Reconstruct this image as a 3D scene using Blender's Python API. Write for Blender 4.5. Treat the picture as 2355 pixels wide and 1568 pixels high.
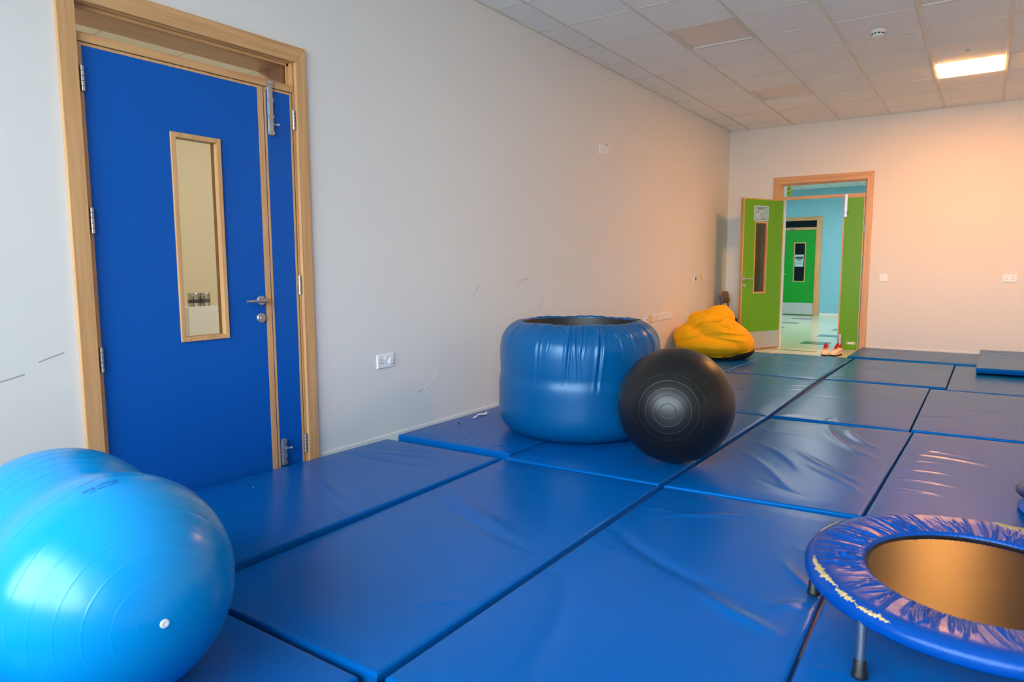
import bpy, math, random
import numpy as np
from mathutils import Matrix, Vector

for o in list(bpy.data.objects):
    bpy.data.objects.remove(o)
SC = bpy.context.scene
COL = SC.collection
PI = math.pi

# ------------------------------------------------------------------ camera, sky, daylight, exposure
camd = bpy.data.cameras.new('camera')
cam = bpy.data.objects.new('camera', camd)
COL.objects.link(cam)
camd.sensor_width = 36.0
camd.lens = 24.068
camd.clip_start = 0.05
camd.clip_end = 200
CR = np.array([[0.8234, -0.5644, -0.0591], [0.5675, 0.8182, 0.0920], [-0.0035, -0.1093, 0.9940]])
M = Matrix.Identity(4)
for r in range(3):
    M[r][0] = CR[r][0]
    M[r][1] = CR[r][2]
    M[r][2] = -CR[r][1]
M[0][3], M[1][3], M[2][3] = 3.1857, -4.4056, 1.1633
cam.matrix_world = M
camd.dof.use_dof = True
camd.dof.focus_distance = 5.2
camd.dof.aperture_fstop = 4.5
SC.camera = cam

SC.view_settings.view_transform = 'Standard'
SC.view_settings.look = 'None'
SC.view_settings.gamma = 1.0
SC.view_settings.use_curve_mapping = False
SC.view_settings.exposure = 2.15
SC.cycles.use_denoising = True
SC.cycles.max_bounces = 12
SC.cycles.diffuse_bounces = 10
SC.cycles.glossy_bounces = 4
SC.cycles.transparent_max_bounces = 12
SC.cycles.sample_clamp_indirect = 8.0
SC.cycles.caustics_reflective = False
SC.cycles.caustics_refractive = False

SKY = (0.76, 0.88, 1.0)
SKY_STRENGTH = 4.25
world = bpy.data.worlds.new('overcast_sky')
SC.world = world
world.use_nodes = True
wb = world.node_tree.nodes['Background']
wb.inputs[0].default_value = (*SKY, 1)
wb.inputs[1].default_value = SKY_STRENGTH

LAMP = (1.0, 0.40, 0.085)
LAMP_STRENGTH = 26.0
HALL = (1.0, 0.97, 0.92)
HALL_STRENGTH = 7.0
STORE_STRENGTH = 4.6

# room measures (metres): left wall x = 0, far wall y = YF, floor z = ZF
ZF, ZC = -0.02, 3.09
YF, YB, XR = 5.835, -5.4, 6.186
MT = 0.045            # mat top

# the window in the wall behind the camera; the portal only guides the sampling of the sky
WX0, WX1, WZ0, WZ1 = 0.3, 4.8, 0.60, 2.80
pl = bpy.data.lights.new('window_portal', 'AREA')
pl.shape = 'RECTANGLE'
pl.size, pl.size_y = WX1 - WX0, WZ1 - WZ0
pl.cycles.is_portal = True
po = bpy.data.objects.new('window_portal', pl)
COL.objects.link(po)
po.location = ((WX0 + WX1) / 2, YB - 0.1, (WZ0 + WZ1) / 2)
po.rotation_euler = (PI / 2, 0, 0)      # -Z of the light looks into the room (+Y)


# ------------------------------------------------------------------ materials
def lin(c):
    return tuple(((x / 255) / 12.92 if x <= 10 else (((x / 255) + 0.055) / 1.055) ** 2.4) for x in c)


def new_mat(name):
    m = bpy.data.materials.new(name)
    m.use_nodes = True
    nt = m.node_tree
    return m, nt, nt.nodes['Principled BSDF']


def nd(nt, t, **kw):
    n = nt.nodes.new(t)
    for k, v in kw.items():
        setattr(n, k, v)
    return n


def plain(name, rgb, rough=0.5, metal=0.0, spec=0.5, bump=0.0, bscale=60.0, var=0.0, vscale=6.0, coords='Object', stretch=None, coat=0.0, coat_rough=0.1):
    m, nt, b = new_mat(name)
    col = (*lin(rgb), 1)
    b.inputs['Base Color'].default_value = col
    b.inputs['Roughness'].default_value = rough
    b.inputs['Metallic'].default_value = metal
    b.inputs['Specular IOR Level'].default_value = spec
    b.inputs['Coat Weight'].default_value = coat
    b.inputs['Coat Roughness'].default_value = coat_rough
    if bump or var:
        tc = nd(nt, 'ShaderNodeTexCoord')
        mp = nd(nt, 'ShaderNodeMapping')
        if stretch:
            mp.inputs['Scale'].default_value = stretch
        nt.links.new(tc.outputs[coords], mp.inputs[0])
    if bump:
        n = nd(nt, 'ShaderNodeTexNoise')
        n.inputs['Scale'].default_value = bscale
        n.inputs['Detail'].default_value = 3
        bp = nd(nt, 'ShaderNodeBump')
        bp.inputs['Strength'].default_value = bump
        bp.inputs['Distance'].default_value = 0.01
        nt.links.new(mp.outputs[0], n.inputs['Vector'])
        nt.links.new(n.outputs[0], bp.inputs['Height'])
        nt.links.new(bp.outputs[0], b.inputs['Normal'])
    if var:
        n = nd(nt, 'ShaderNodeTexNoise')
        n.inputs['Scale'].default_value = vscale
        n.inputs['Detail'].default_value = 4
        mx = nd(nt, 'ShaderNodeMix', data_type='RGBA')
        mx.inputs[6].default_value = tuple(c * (1 - var) for c in col[:3]) + (1,)
        mx.inputs[7].default_value = tuple(min(1, c * (1 + var)) for c in col[:3]) + (1,)
        nt.links.new(mp.outputs[0], n.inputs['Vector'])
        nt.links.new(n.outputs[0], mx.inputs[0])
        nt.links.new(mx.outputs[2], b.inputs['Base Color'])
    return m


def wood(name, a, b_, axis=2, rough=0.38):
    """beech: fine grain running along one axis"""
    m, nt, b = new_mat(name)
    tc = nd(nt, 'ShaderNodeTexCoord')
    mp = nd(nt, 'ShaderNodeMapping')
    s = [38, 38, 38]
    s[axis] = 1.6
    mp.inputs['Scale'].default_value = s
    n = nd(nt, 'ShaderNodeTexNoise')
    n.inputs['Scale'].default_value = 1.0
    n.inputs['Detail'].default_value = 6
    n.inputs['Roughness'].default_value = 0.6
    cr = nd(nt, 'ShaderNodeValToRGB')
    cr.color_ramp.elements[0].position = 0.3
    cr.color_ramp.elements[0].color = (*lin(a), 1)
    cr.color_ramp.elements[1].position = 0.7
    cr.color_ramp.elements[1].color = (*lin(b_), 1)
    nt.links.new(tc.outputs['Object'], mp.inputs[0])
    nt.links.new(mp.outputs[0], n.inputs['Vector'])
    nt.links.new(n.outputs[0], cr.inputs[0])
    nt.links.new(cr.outputs[0], b.inputs['Base Color'])
    b.inputs['Roughness'].default_value = rough
    return m


def glass(name, tint=(0.95, 0.97, 0.96), refl=0.9):
    m = bpy.data.materials.new(name)
    m.use_nodes = True
    nt = m.node_tree
    nt.nodes.remove(nt.nodes['Principled BSDF'])
    out = nt.nodes['Material Output']
    tr = nd(nt, 'ShaderNodeBsdfTransparent')
    tr.inputs[0].default_value = (*tint, 1)
    gl = nd(nt, 'ShaderNodeBsdfGlossy')
    gl.inputs['Roughness'].default_value = 0.02
    fr = nd(nt, 'ShaderNodeFresnel')
    fr.inputs[0].default_value = 1.45
    mu = nd(nt, 'ShaderNodeMath', operation='MULTIPLY')
    mu.inputs[1].default_value = refl
    mx = nd(nt, 'ShaderNodeMixShader')
    nt.links.new(fr.outputs[0], mu.inputs[0])
    nt.links.new(mu.outputs[0], mx.inputs[0])
    nt.links.new(tr.outputs[0], mx.inputs[1])
    nt.links.new(gl.outputs[0], mx.inputs[2])
    nt.links.new(mx.outputs[0], out.inputs[0])
    return m


def emit(name, rgb, s):
    m, nt, b = new_mat(name)
    b.inputs['Base Color'].default_value = (0.8, 0.8, 0.8, 1)
    b.inputs['Emission Color'].default_value = (*rgb, 1)
    b.inputs['Emission Strength'].default_value = s
    return m


def vinyl(name, rgb, rough=0.3, bump=0.12, bscale=5.0, fine=0.02, spec=0.5, scuff=0.06, tint=(1, 1, 1), cvar=0.07):
    """wipe-clean vinyl: soft long waves in the skin, fine grain and a little rubbed roughness"""
    m, nt, b = new_mat(name)
    b.inputs['Specular IOR Level'].default_value = spec
    b.inputs['Specular Tint'].default_value = (*tint, 1)
    tc = nd(nt, 'ShaderNodeTexCoord')
    n1 = nd(nt, 'ShaderNodeTexNoise')
    n1.inputs['Scale'].default_value = bscale
    n1.inputs['Detail'].default_value = 2
    n2 = nd(nt, 'ShaderNodeTexNoise')
    n2.inputs['Scale'].default_value = 420
    n3 = nd(nt, 'ShaderNodeTexNoise')
    n3.inputs['Scale'].default_value = 2.4
    n3.inputs['Detail'].default_value = 5
    for n in (n1, n2, n3):
        nt.links.new(tc.outputs['Object'], n.inputs['Vector'])
    b1 = nd(nt, 'ShaderNodeBump')
    b1.inputs['Strength'].default_value = bump
    b1.inputs['Distance'].default_value = 0.03
    b2 = nd(nt, 'ShaderNodeBump')
    b2.inputs['Strength'].default_value = fine
    b2.inputs['Distance'].default_value = 0.003
    nt.links.new(n1.outputs[0], b1.inputs['Height'])
    nt.links.new(n2.outputs[0], b2.inputs['Height'])
    nt.links.new(b1.outputs[0], b2.inputs['Normal'])
    nt.links.new(b2.outputs[0], b.inputs['Normal'])
    mr = nd(nt, 'ShaderNodeMapRange')
    mr.inputs[1].default_value = 0.3
    mr.inputs[2].default_value = 0.7
    mr.inputs[3].default_value = rough - scuff
    mr.inputs[4].default_value = rough + scuff
    nt.links.new(n3.outputs[0], mr.inputs[0])
    nt.links.new(mr.outputs[0], b.inputs['Roughness'])
    c = lin(rgb)
    mx = nd(nt, 'ShaderNodeMix', data_type='RGBA')
    mx.inputs[6].default_value = (*[x * (1 - cvar) for x in c], 1)
    mx.inputs[7].default_value = (*[min(1, x * (1 + cvar)) for x in c], 1)
    nt.links.new(n3.outputs[0], mx.inputs[0])
    nt.links.new(mx.outputs[2], b.inputs['Base Color'])
    return m


MAT = {
    'wall': plain('matt_wall_paint', (226, 222, 216), 0.62, bump=0.05, bscale=90, var=0.012, vscale=1.3),
    'ceil': plain('mineral_tile', (238, 237, 236), 0.9, bump=0.25, bscale=260),
    'ceil_lamp': plain('prismatic_diffuser', (226, 212, 204), 0.35),
    'grid': plain('grid_enamel', (214, 208, 198), 0.4),
    'slab': plain('void_dark', (120, 115, 110), 0.9),
    'floor': plain('sheet_vinyl', (214, 212, 196), 0.25, var=0.03, vscale=30),
    'hallfloor': plain('hall_vinyl', (206, 214, 196), 0.13, var=0.03, vscale=30),
    'inlay': plain('dark_inlay', (74, 104, 98), 0.16, var=0.04, vscale=20),
    'skirt': plain('pale_skirting', (230, 227, 220), 0.4),
    'wood_z': wood('beech_upright', (196, 142, 92), (222, 172, 118), 2),
    'wood_y': wood('beech_along_y', (192, 138, 88), (220, 170, 116), 1),
    'wood_x': wood('beech_along_x', (192, 138, 88), (220, 170, 116), 0),
    'bluedoor': plain('blue_laminate', (0, 86, 174), 0.42, spec=0.22),
    'greendoor': plain('lime_laminate', (104, 168, 36), 0.36, spec=0.22),
    'greendoor2': plain('deep_green_laminate', (10, 150, 36), 0.3),
    'steel': plain('brushed_steel', (196, 196, 196), 0.33, metal=0.9),
    'kick': plain('kick_plate_steel', (206, 204, 202), 0.38, metal=0.55),
    'gap': plain('shadow_gap', (40, 24, 14), 0.8),
    'glass': glass('clear_glass'),
    'white': plain('white_moulded_plastic', (236, 234, 232), 0.32),
    'ivory': plain('aged_ivory_plastic', (228, 200, 140), 0.4),
    'black': plain('black_plastic', (14, 14, 15), 0.4),
    'rubber': plain('black_rubber', (18, 18, 20), 0.45),
    'mat': vinyl('mat_vinyl', (0, 88, 164), 0.27, 0.035, 1.8, 0.0, spec=0.22, scuff=0.0, tint=(.12, .55, 1), cvar=0.0),
    'mat_side': vinyl('mat_vinyl_thick', (0, 96, 190), 0.3, 0.08, 5.0, 0.0),
    'roll': vinyl('roll_vinyl', (0, 139, 208), 0.25, 0.012, 5.0, 0.0, scuff=0.04, tint=(.8, .92, 1), cvar=0.0),
    'tube': vinyl('tube_vinyl', (0, 78, 130), 0.29, 0.03, 3.0, 0.0, scuff=0.04, tint=(.6, .85, 1), cvar=0.0),
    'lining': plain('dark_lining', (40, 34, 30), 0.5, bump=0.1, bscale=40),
    'ballblack': vinyl('black_ball_rubber', (17, 16, 16), 0.38, 0.0, 4.0, 0.0, spec=0.45, scuff=0.03, cvar=0.0),
    'bean': plain('yellow_canvas', (246, 176, 6), 0.75, bump=0.15, bscale=500, var=0.04, vscale=5, spec=0.25),
    'beandark': plain('dark_base_cloth', (30, 24, 22), 0.85),
    'pad': vinyl('trampoline_pad_vinyl', (0, 62, 142), 0.29, 0.05, 30.0, 0.0, spec=0.35, tint=(.5, .75, 1), cvar=.03),
    'foam': plain('old_yellow_foam', (190, 162, 112), 0.9, bump=0.6, bscale=180, var=0.25, vscale=60),
    'bed': plain('woven_bed', (24, 20, 16), 0.26, bump=0.0, spec=0.12),
    'chrome': plain('grey_tube_steel', (150, 152, 158), 0.28, metal=0.9),
    'hallblue': plain('hall_blue_paint', (128, 190, 208), 0.55),
    'storewall': plain('store_cream_paint', (222, 210, 184), 0.7),
    'cabinet': plain('white_board', (232, 232, 234), 0.35),
    'paper': plain('blue_white_paper', (160, 200, 210), 0.5),
    'ink': plain('grey_ink', (92, 108, 120), 0.7),
    'inkdark': plain('dark_ink', (40, 62, 74), 0.7),
    'inkblue': plain('roll_print', (0, 78, 150), 0.5),
    'yellow': plain('yellow_card', (190, 196, 40), 0.6),
    'inkblack': plain('black_print', (26, 32, 14), 0.7),
    'chairblue': plain('navy_tube', (26, 42, 92), 0.3),
    'chairwood': wood('chair_ply', (186, 118, 52), (206, 136, 66), 2),
    'chairshaded': plain('shaded_seat', (30, 22, 20), 0.6),  # wooden seat with the door leaf's shade put into its colour
    'shoe': plain('white_shoe_mesh', (236, 218, 190), 0.8, bump=0.3, bscale=400),
    'shoered': plain('red_shoe_cloth', (168, 32, 18), 0.8),
    'shoelace': plain('pale_lace', (240, 180, 160), 0.8),
    'shoesole': plain('dark_outsole', (46, 38, 36), 0.7),
    'navy': vinyl('navy_vinyl', (8, 40, 104), 0.35, 0.05, 6.0),
    'ground': plain('pale_bounce_ground', (186, 186, 182), 0.9, var=0.1, vscale=2),
    'lamp_on': emit('lit_diffuser', LAMP, LAMP_STRENGTH),
    'added_hall_on': emit('added_hall_diffuser', HALL, HALL_STRENGTH),
    'added_store_on': emit('added_store_diffuser', (1.0, 0.93, 0.80), STORE_STRENGTH),
    'scratch': plain('pale_scratch', (244, 244, 246), 0.7),
    'scuff': plain('grey_scuff', (160, 160, 164), 0.8),
    'tin': plain('tin_plate', (200, 200, 196), 0.16, metal=1.0),
    'tinlabel': plain('tin_dark_band', (70, 74, 70), 0.3, metal=0.6),
    'alu': plain('window_alloy', (230, 230, 232), 0.4),
    'darkroom': plain('dark_room_wall', (34, 38, 36), 0.7),
}


# ------------------------------------------------------------------ building helpers
WLOC = {}


def wloc(o):
    return WLOC.get(o.name, np.zeros(3))


class MB:
    def __init__(s):
        s.v = []
        s.f = []

    def add(s, vs, fs):
        n = len(s.v)
        s.v.extend([tuple(map(float, q)) for q in vs])
        s.f.extend([tuple(i + n for i in g) for g in fs])
        return s

    def box(s, x0, x1, y0, y1, z0, z1, tf=None):
        vs = [(x, y, z) for z in (z0, z1) for y in (y0, y1) for x in (x0, x1)]
        if tf:
            vs = [tf(*q) for q in vs]
        return s.add(vs, [(0, 2, 3, 1), (4, 5, 7, 6), (0, 1, 5, 4), (2, 6, 7, 3), (0, 4, 6, 2), (1, 3, 7, 5)])

    def prism(s, poly, h0, h1, fn):
        """poly: 2-D outline (counter-clockwise); fn(a, b, h) -> point"""
        n = len(poly)
        vs = [fn(a, b, h0) for a, b in poly] + [fn(a, b, h1) for a, b in poly]
        fs = [tuple(reversed(range(n))), tuple(range(n, 2 * n))]
        fs += [(i, (i + 1) % n, n + (i + 1) % n, n + i) for i in range(n)]
        return s.add(vs, fs)

    def tube(s, pts, r, n=12, caps=True, tf=None):
        pts = [np.array(q, float) for q in pts]
        rs = r if hasattr(r, '__len__') else [r] * len(pts)
        up = None
        rings = []
        for i, q in enumerate(pts):
            d = pts[min(i + 1, len(pts) - 1)] - pts[max(i - 1, 0)]
            d /= np.linalg.norm(d)
            if up is None:
                up = np.array([0, 0, 1.0]) if abs(d[2]) < 0.9 else np.array([1.0, 0, 0])
            a = np.cross(d, up)
            a /= np.linalg.norm(a)
            b = np.cross(a, d)
            up = b
            rings.append([q + rs[i] * (math.cos(t) * a + math.sin(t) * b) for t in np.linspace(0, 2 * PI, n, endpoint=False)])
        vs = [p for ring in rings for p in ring]
        if tf:
            vs = [tf(*q) for q in vs]
        fs = []
        for i in range(len(pts) - 1):
            for k in range(n):
                fs.append((i * n + k, i * n + (k + 1) % n, (i + 1) * n + (k + 1) % n, (i + 1) * n + k))
        if caps:
            fs.append(tuple(reversed(range(n))))
            fs.append(tuple(range((len(pts) - 1) * n, len(pts) * n)))
        return s.add(vs, fs)

    def lathe(s, prof, c=(0, 0, 0), n=48, axis=None, closed=False):
        """prof: (r, h) pairs; axis: unit vector (default +z)"""
        c = np.array(c, float)
        ax = np.array(axis if axis is not None else (0, 0, 1), float)
        ax /= np.linalg.norm(ax)
        a = np.cross(ax, (0, 1, 0) if abs(ax[1]) < 0.9 else (1, 0, 0))
        a /= np.linalg.norm(a)
        b = np.cross(ax, a)
        vs = []
        for r, h in prof:
            for t in np.linspace(0, 2 * PI, n, endpoint=False):
                vs.append(c + ax * h + max(r, 1e-5) * (math.cos(t) * a + math.sin(t) * b))
        m = len(prof)
        fs = []
        for i in range(m if closed else m - 1):
            j = (i + 1) % m
            for k in range(n):
                fs.append((i * n + k, i * n + (k + 1) % n, j * n + (k + 1) % n, j * n + k))
        return s.add(vs, fs)


def fix_normals(me):
    import bmesh
    bm = bmesh.new()
    bm.from_mesh(me)
    bmesh.ops.remove_doubles(bm, verts=bm.verts, dist=2e-5)
    bmesh.ops.recalc_face_normals(bm, faces=bm.faces)
    bm.to_mesh(me)
    bm.free()


def obj(name, mb, mat, parent=None, origin=None, smooth=False, bevel=0.0, fix=True, sharp=35):
    org = np.array(origin if origin is not None else (wloc(parent) if parent else (0, 0, 0)), float)
    v = np.array(mb.v, float) - org
    me = bpy.data.meshes.new(name)
    me.from_pydata(v.tolist(), [], mb.f)
    if fix:
        fix_normals(me)
    for m in (mat if isinstance(mat, (list, tuple)) else [mat]):
        me.materials.append(MAT[m])
    o = bpy.data.objects.new(name, me)
    COL.objects.link(o)
    if parent:
        o.parent = parent
        o.location = Vector(org - wloc(parent))
    else:
        o.location = Vector(org)
    WLOC[o.name] = org
    if smooth:
        me.polygons.foreach_set('use_smooth', [True] * len(me.polygons))
        if sharp:
            try:
                me.set_sharp_from_angle(angle=math.radians(sharp))
            except Exception:
                pass
    if bevel:
        b = o.modifiers.new('bevel', 'BEVEL')
        b.width = bevel
        b.segments = 2
        b.limit_method = 'ANGLE'
    return o


def empty(name, loc):
    o = bpy.data.objects.new(name, None)
    o.empty_display_size = 0.1
    COL.objects.link(o)
    o.location = loc
    WLOC[o.name] = np.array(loc, float)
    return o


def tag(o, label, cat, group=None):
    o['label'] = label
    o['category'] = cat
    if group:
        o['group'] = group
    return o


def structure(o):
    o['kind'] = 'structure'
    return o


def box_obj(name, b, mat, parent=None, bevel=0.0, origin=None):
    return obj(name, MB().box(*b), mat, parent, origin, bevel=bevel)


def text_faces(body, size, fn, depth=0.0):
    """flat lettering as mesh; fn(x, y) -> point"""
    cu = bpy.data.curves.new('lettering', 'FONT')
    cu.body = body
    cu.size = size
    cu.align_x = 'CENTER'
    cu.align_y = 'CENTER'
    cu.resolution_u = 3
    t = bpy.data.objects.new('lettering', cu)
    COL.objects.link(t)
    dg = bpy.context.evaluated_depsgraph_get()
    me = bpy.data.meshes.new_from_object(t.evaluated_get(dg))
    mb = MB()
    mb.add([fn(q.co.x, q.co.y) for q in me.vertices], [tuple(p.vertices) for p in me.polygons])
    bpy.data.objects.remove(t)
    bpy.data.curves.remove(cu)
    bpy.data.meshes.remove(me)
    return mb


# ------------------------------------------------------------------ the shell of the room
WT = 0.30      # wall thickness
DL0, DL1, DLZ = -3.02, -1.868, 2.285      # opening of the blue door in the left wall
mb = MB()
mb.box(-WT, 0, YB - WT, DL0, ZF, ZC + .05).box(-WT, 0, DL1, YF + WT, ZF, ZC + .05).box(-WT, 0, DL0, DL1, DLZ, ZC + .05)
wl = structure(obj('wall_left', mb, 'wall'))
FX0, FX1, FXZ = 0.700, 1.860, 2.300       # opening in the far wall
mb = MB()
mb.box(0, FX0, YF, YF + WT, ZF, ZC + .05).box(FX1, XR, YF, YF + WT, ZF, ZC + .05).box(FX0, FX1, YF, YF + WT, FXZ, ZC + .05)
wf = structure(obj('wall_far', mb, 'wall'))
mb = MB()
mb.box(0, WX0, YB - WT, YB, ZF, ZC + .05).box(WX1, XR, YB - WT, YB, ZF, ZC + .05)
mb.box(WX0, WX1, YB - WT, YB, ZF, WZ0).box(WX0, WX1, YB - WT, YB, WZ1, ZC + .05)
structure(obj('wall_back', mb, 'wall'))
structure(obj('wall_right', MB().box(XR, XR + WT, YB - WT, YF + WT, ZF, ZC + .05), 'wall'))
structure(obj('floor', MB().box(-WT, XR + WT, YB - WT, YF + 0.02, ZF - .1, ZF), 'floor'))
structure(obj('baseboard_left', MB().box(0, .007, DL1 + .06, YF, ZF, .060), 'skirt', bevel=.002))
structure(obj('baseboard_left', MB().box(0, .007, YB, DL0 - .05, ZF, .068), 'skirt', bevel=.002))
structure(obj('baseboard_far', MB().box(FX1 + .045, XR, YF - .007, YF, ZF, .075), 'skirt', bevel=.002))
structure(obj('baseboard_far', MB().box(0, FX0 - .065, YF - .007, YF, ZF, .075), 'skirt', bevel=.002))

# scratches and scuffs on the left wall (parts of it)
def wall_mark(pts, w, mat):
    m = MB()
    L = [np.array(p, float) for p in pts]
    for i in range(len(L) - 1):
        d = L[i + 1] - L[i]
        nrm = np.array([-d[1], d[0]]) / np.linalg.norm(d) * w / 2
        q = [L[i] - nrm, L[i + 1] - nrm, L[i + 1] + nrm, L[i] + nrm]
        m.add([(.0006, a, b) for a, b in q], [(0, 1, 2, 3)])
    obj('scuff_mark', m, mat, wl)


wall_mark([(-.877, .311), (-.82, .345), (-.76, .395), (-.731, .421)], .006, 'scratch')
wall_mark([(-.935, .297), (-.905, .302), (-.88, .312)], .005, 'scuff')
wall_mark([(-3.37, .709), (-3.31, .722), (-3.268, .732)], .005, 'scuff')
wall_mark([(-3.215, .775), (-3.17, .79), (-3.117, .806)], .005, 'scuff')
wall_mark([(-.30, .93), (-.26, .99), (-.20, 1.02)], .004, 'scuff')
wall_mark([(.28, 1.01), (.36, 1.045), (.48, 1.06)], .004, 'scuff')
wall_mark([(.62, .78), (.70, .86)], .004, 'scuff')

# window behind the camera
win = structure(empty('window_1', ((WX0 + WX1) / 2, YB, WZ0)))
mb = MB()
fw = .06
mb.box(WX0, WX1, YB - .16, YB - .08, WZ0, WZ0 + fw).box(WX0, WX1, YB - .16, YB - .08, WZ1 - fw, WZ1)
for i in range(4):
    x = WX0 + (WX1 - WX0 - fw) * i / 3
    mb.box(x, x + fw, YB - .16, YB - .08, WZ0 + fw, WZ1 - fw)
obj('window_frame', mb, 'alu', win, bevel=.004)
pw = (WX1 - WX0 - 4 * fw) / 3
for i in range(3):
    x = WX0 + fw + i * (pw + fw)
    obj('pane', MB().box(x, x + pw, YB - .124, YB - .118, WZ0 + fw, WZ1 - fw), 'glass', win)
obj('window_sill', MB().box(WX0 - .05, WX1 + .05, YB - .1, YB + .1, WZ0 - .03, WZ0 - .001), 'white', win, bevel=.004)
structure(obj('ground_outside', MB().box(-40, 40, -80, YB - WT - .05, -.5, -.35), 'ground'))  # unseen ground, made pale to bounce skylight up to the ceiling

# ------------------------------------------------------------------ ceiling of tiles in an exposed grid
X1, PX, PY = 0.2802, 0.5905, 0.60
ceil = structure(obj('ceiling', MB().box(-WT, XR + WT, YB - WT, YF + WT, ZC + .03, ZC + .1), 'slab'))
BAR = 0.024
xs = [0.0] + [X1 + PX * k for k in range(11)]
ys = [YB] + [PY * r for r in range(-8, 10)] + [YF]
panel_cells = {(2, 3 + 8): 'off', (2, 7 + 8): 'off', (5, 7 + 8): 'on', (5, 3 + 8): 'off'}   # (column, row)
tile_mesh = {}
rng = random.Random(4)
for i in range(len(xs) - 1):
    for j in range(len(ys) - 1):
        if (i, j) in panel_cells:
            continue
        w, h = xs[i + 1] - xs[i], ys[j + 1] - ys[j]
        key = (round(w, 3), round(h, 3))
        if key not in tile_mesh:
            a, b = w / 2 - .005, h / 2 - .0035
            c = .006
            m = MB()
            m.add([(-a, -b, .018), (a, -b, .018), (a, b, .018), (-a, b, .018), (-a, -b, .004), (a, -b, .004), (a, b, .004), (-a, b, .004),
                   (-a + c, -b + c, 0), (a - c, -b + c, 0), (a - c, b - c, 0), (-a + c, b - c, 0)],
                  [(0, 1, 2, 3), (0, 4, 5, 1), (1, 5, 6, 2), (2, 6, 7, 3), (3, 7, 4, 0), (4, 8, 9, 5), (5, 9, 10, 6), (6, 10, 11, 7), (7, 11, 8, 4), (8, 11, 10, 9)])
            me = bpy.data.meshes.new('ceiling_tile')
            me.from_pydata(m.v, [], m.f)
            fix_normals(me)
            me.materials.append(MAT['ceil'])
            tile_mesh[key] = me
        t = bpy.data.objects.new('ceiling_tile', tile_mesh[key])
        COL.objects.link(t)
        t.parent = ceil
        t.location = ((xs[i] + xs[i + 1]) / 2, (ys[j] + ys[j + 1]) / 2, ZC + rng.uniform(-.0008, .0012))
for x in xs[1:-1]:
    obj('grid_main_bar', MB().box(x - BAR / 2, x + BAR / 2, YB, YF, ZC - .006, ZC + .02), 'grid', ceil, bevel=.002)
for y in ys[1:-1]:
    obj('grid_cross_bar', MB().box(0, XR, y - .008, y + .008, ZC - .003, ZC + .02), 'grid', ceil)
mb = MB()
mb.box(0, .022, YB, YF, ZC - .008, ZC + .02).box(0, XR, YF - .018, YF, ZC - .008, ZC + .02)
obj('wall_angle_trim', mb, 'grid', ceil)

lamp_labels = {
    (5, 15): 'lit square ceiling light glowing warm white, just right of the smoke detector',
    (5, 11): 'unlit pinkish ceiling light cut off by the picture top, right of the smoke detector',
    (2, 11): 'larger-looking unlit pinkish ceiling light nearer the camera, beside the left wall',
    (2, 15): 'smaller-looking unlit beige ceiling light nearer the far wall, above the green door side'}
for (i, j), st in panel_cells.items():
    x0, x1, y0, y1 = xs[i] + .013, xs[i + 1] - .013, ys[j] + .006, ys[j + 1] - .006
    e = empty('ceiling_light', ((x0 + x1) / 2, (y0 + y1) / 2, ZC + .02))
    tag(e, lamp_labels[(i, j)], 'ceiling light', 'ceiling lights set in the tile grid')
    m = MB()
    t = .016
    m.box(x0, x1, y0, y0 + t, ZC - .004, ZC + .028).box(x0, x1, y1 - t, y1, ZC - .004, ZC + .028)
    m.box(x0, x0 + t, y0 + t, y1 - t, ZC - .004, ZC + .028).box(x1 - t, x1, y0 + t, y1 - t, ZC - .004, ZC + .028)
    obj('light_frame', m, 'grid', e)
    zz = ZC + (-.012 if st == 'on' else .010)
    obj('diffuser', MB().box(x0 + t, x1 - t, y0 + t, y1 - t, zz, zz + .016), 'lamp_on' if st == 'on' else 'ceil_lamp', e)

# smoke detector and small ceiling sensor
d = empty('smoke_detector', (2.33, 2.20, ZC))
tag(d, 'white round smoke detector with dark slots on the ceiling', 'smoke detector')
obj('base', MB().lathe([(0, .0), (.056, 0), (.056, -.012), (.05, -.018), (0, -.018)], (2.33, 2.20, ZC), 40), 'white', d, smooth=True)
obj('cap', MB().lathe([(.046, -.018), (.046, -.036), (.040, -.046), (.025, -.051), (0, -.052)], (2.33, 2.20, ZC), 40), 'white', d, smooth=True)
for k in range(10):
    a = 2 * PI * k / 10
    def tf(x, y, z, a=a):
        return (2.33 + math.cos(a) * x - math.sin(a) * y, 2.20 + math.sin(a) * x + math.cos(a) * y, ZC + z)
    obj('slot', MB().box(.0445, .0475, -.009, .009, -.034, -.024, tf), 'black', d)
d = empty('ceiling_sensor', (2.93, 3.25, ZC))
tag(d, 'tiny flat disc sensor on the tile before the lit ceiling light', 'sensor')
obj('disc', MB().lathe([(0, 0), (.022, 0), (.022, -.004), (.016, -.006), (0, -.006)], (2.93, 3.25, ZC), 24), 'grid', d, smooth=True)
obj('pin', MB().lathe([(.006, -.006), (.006, -.016), (.012, -.018), (0, -.019)], (2.93, 3.25, ZC), 16), 'steel', d, smooth=True)


# ------------------------------------------------------------------ doors
def frame4(m, a0, a1, b0, b1, t, h0, h1, fn):
    """rectangular frame of four mitred bars; fn(a, b, h)"""
    A = [(a0, b0), (a1, b0), (a1, b1), (a0, b1)]
    B = [(a0 + t, b0 + t), (a1 - t, b0 + t), (a1 - t, b1 - t), (a0 + t, b1 - t)]
    for k in range(4):
        j = (k + 1) % 4
        m.prism([A[k], A[j], B[j], B[k]], h0, h1, fn)
    return m


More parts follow.
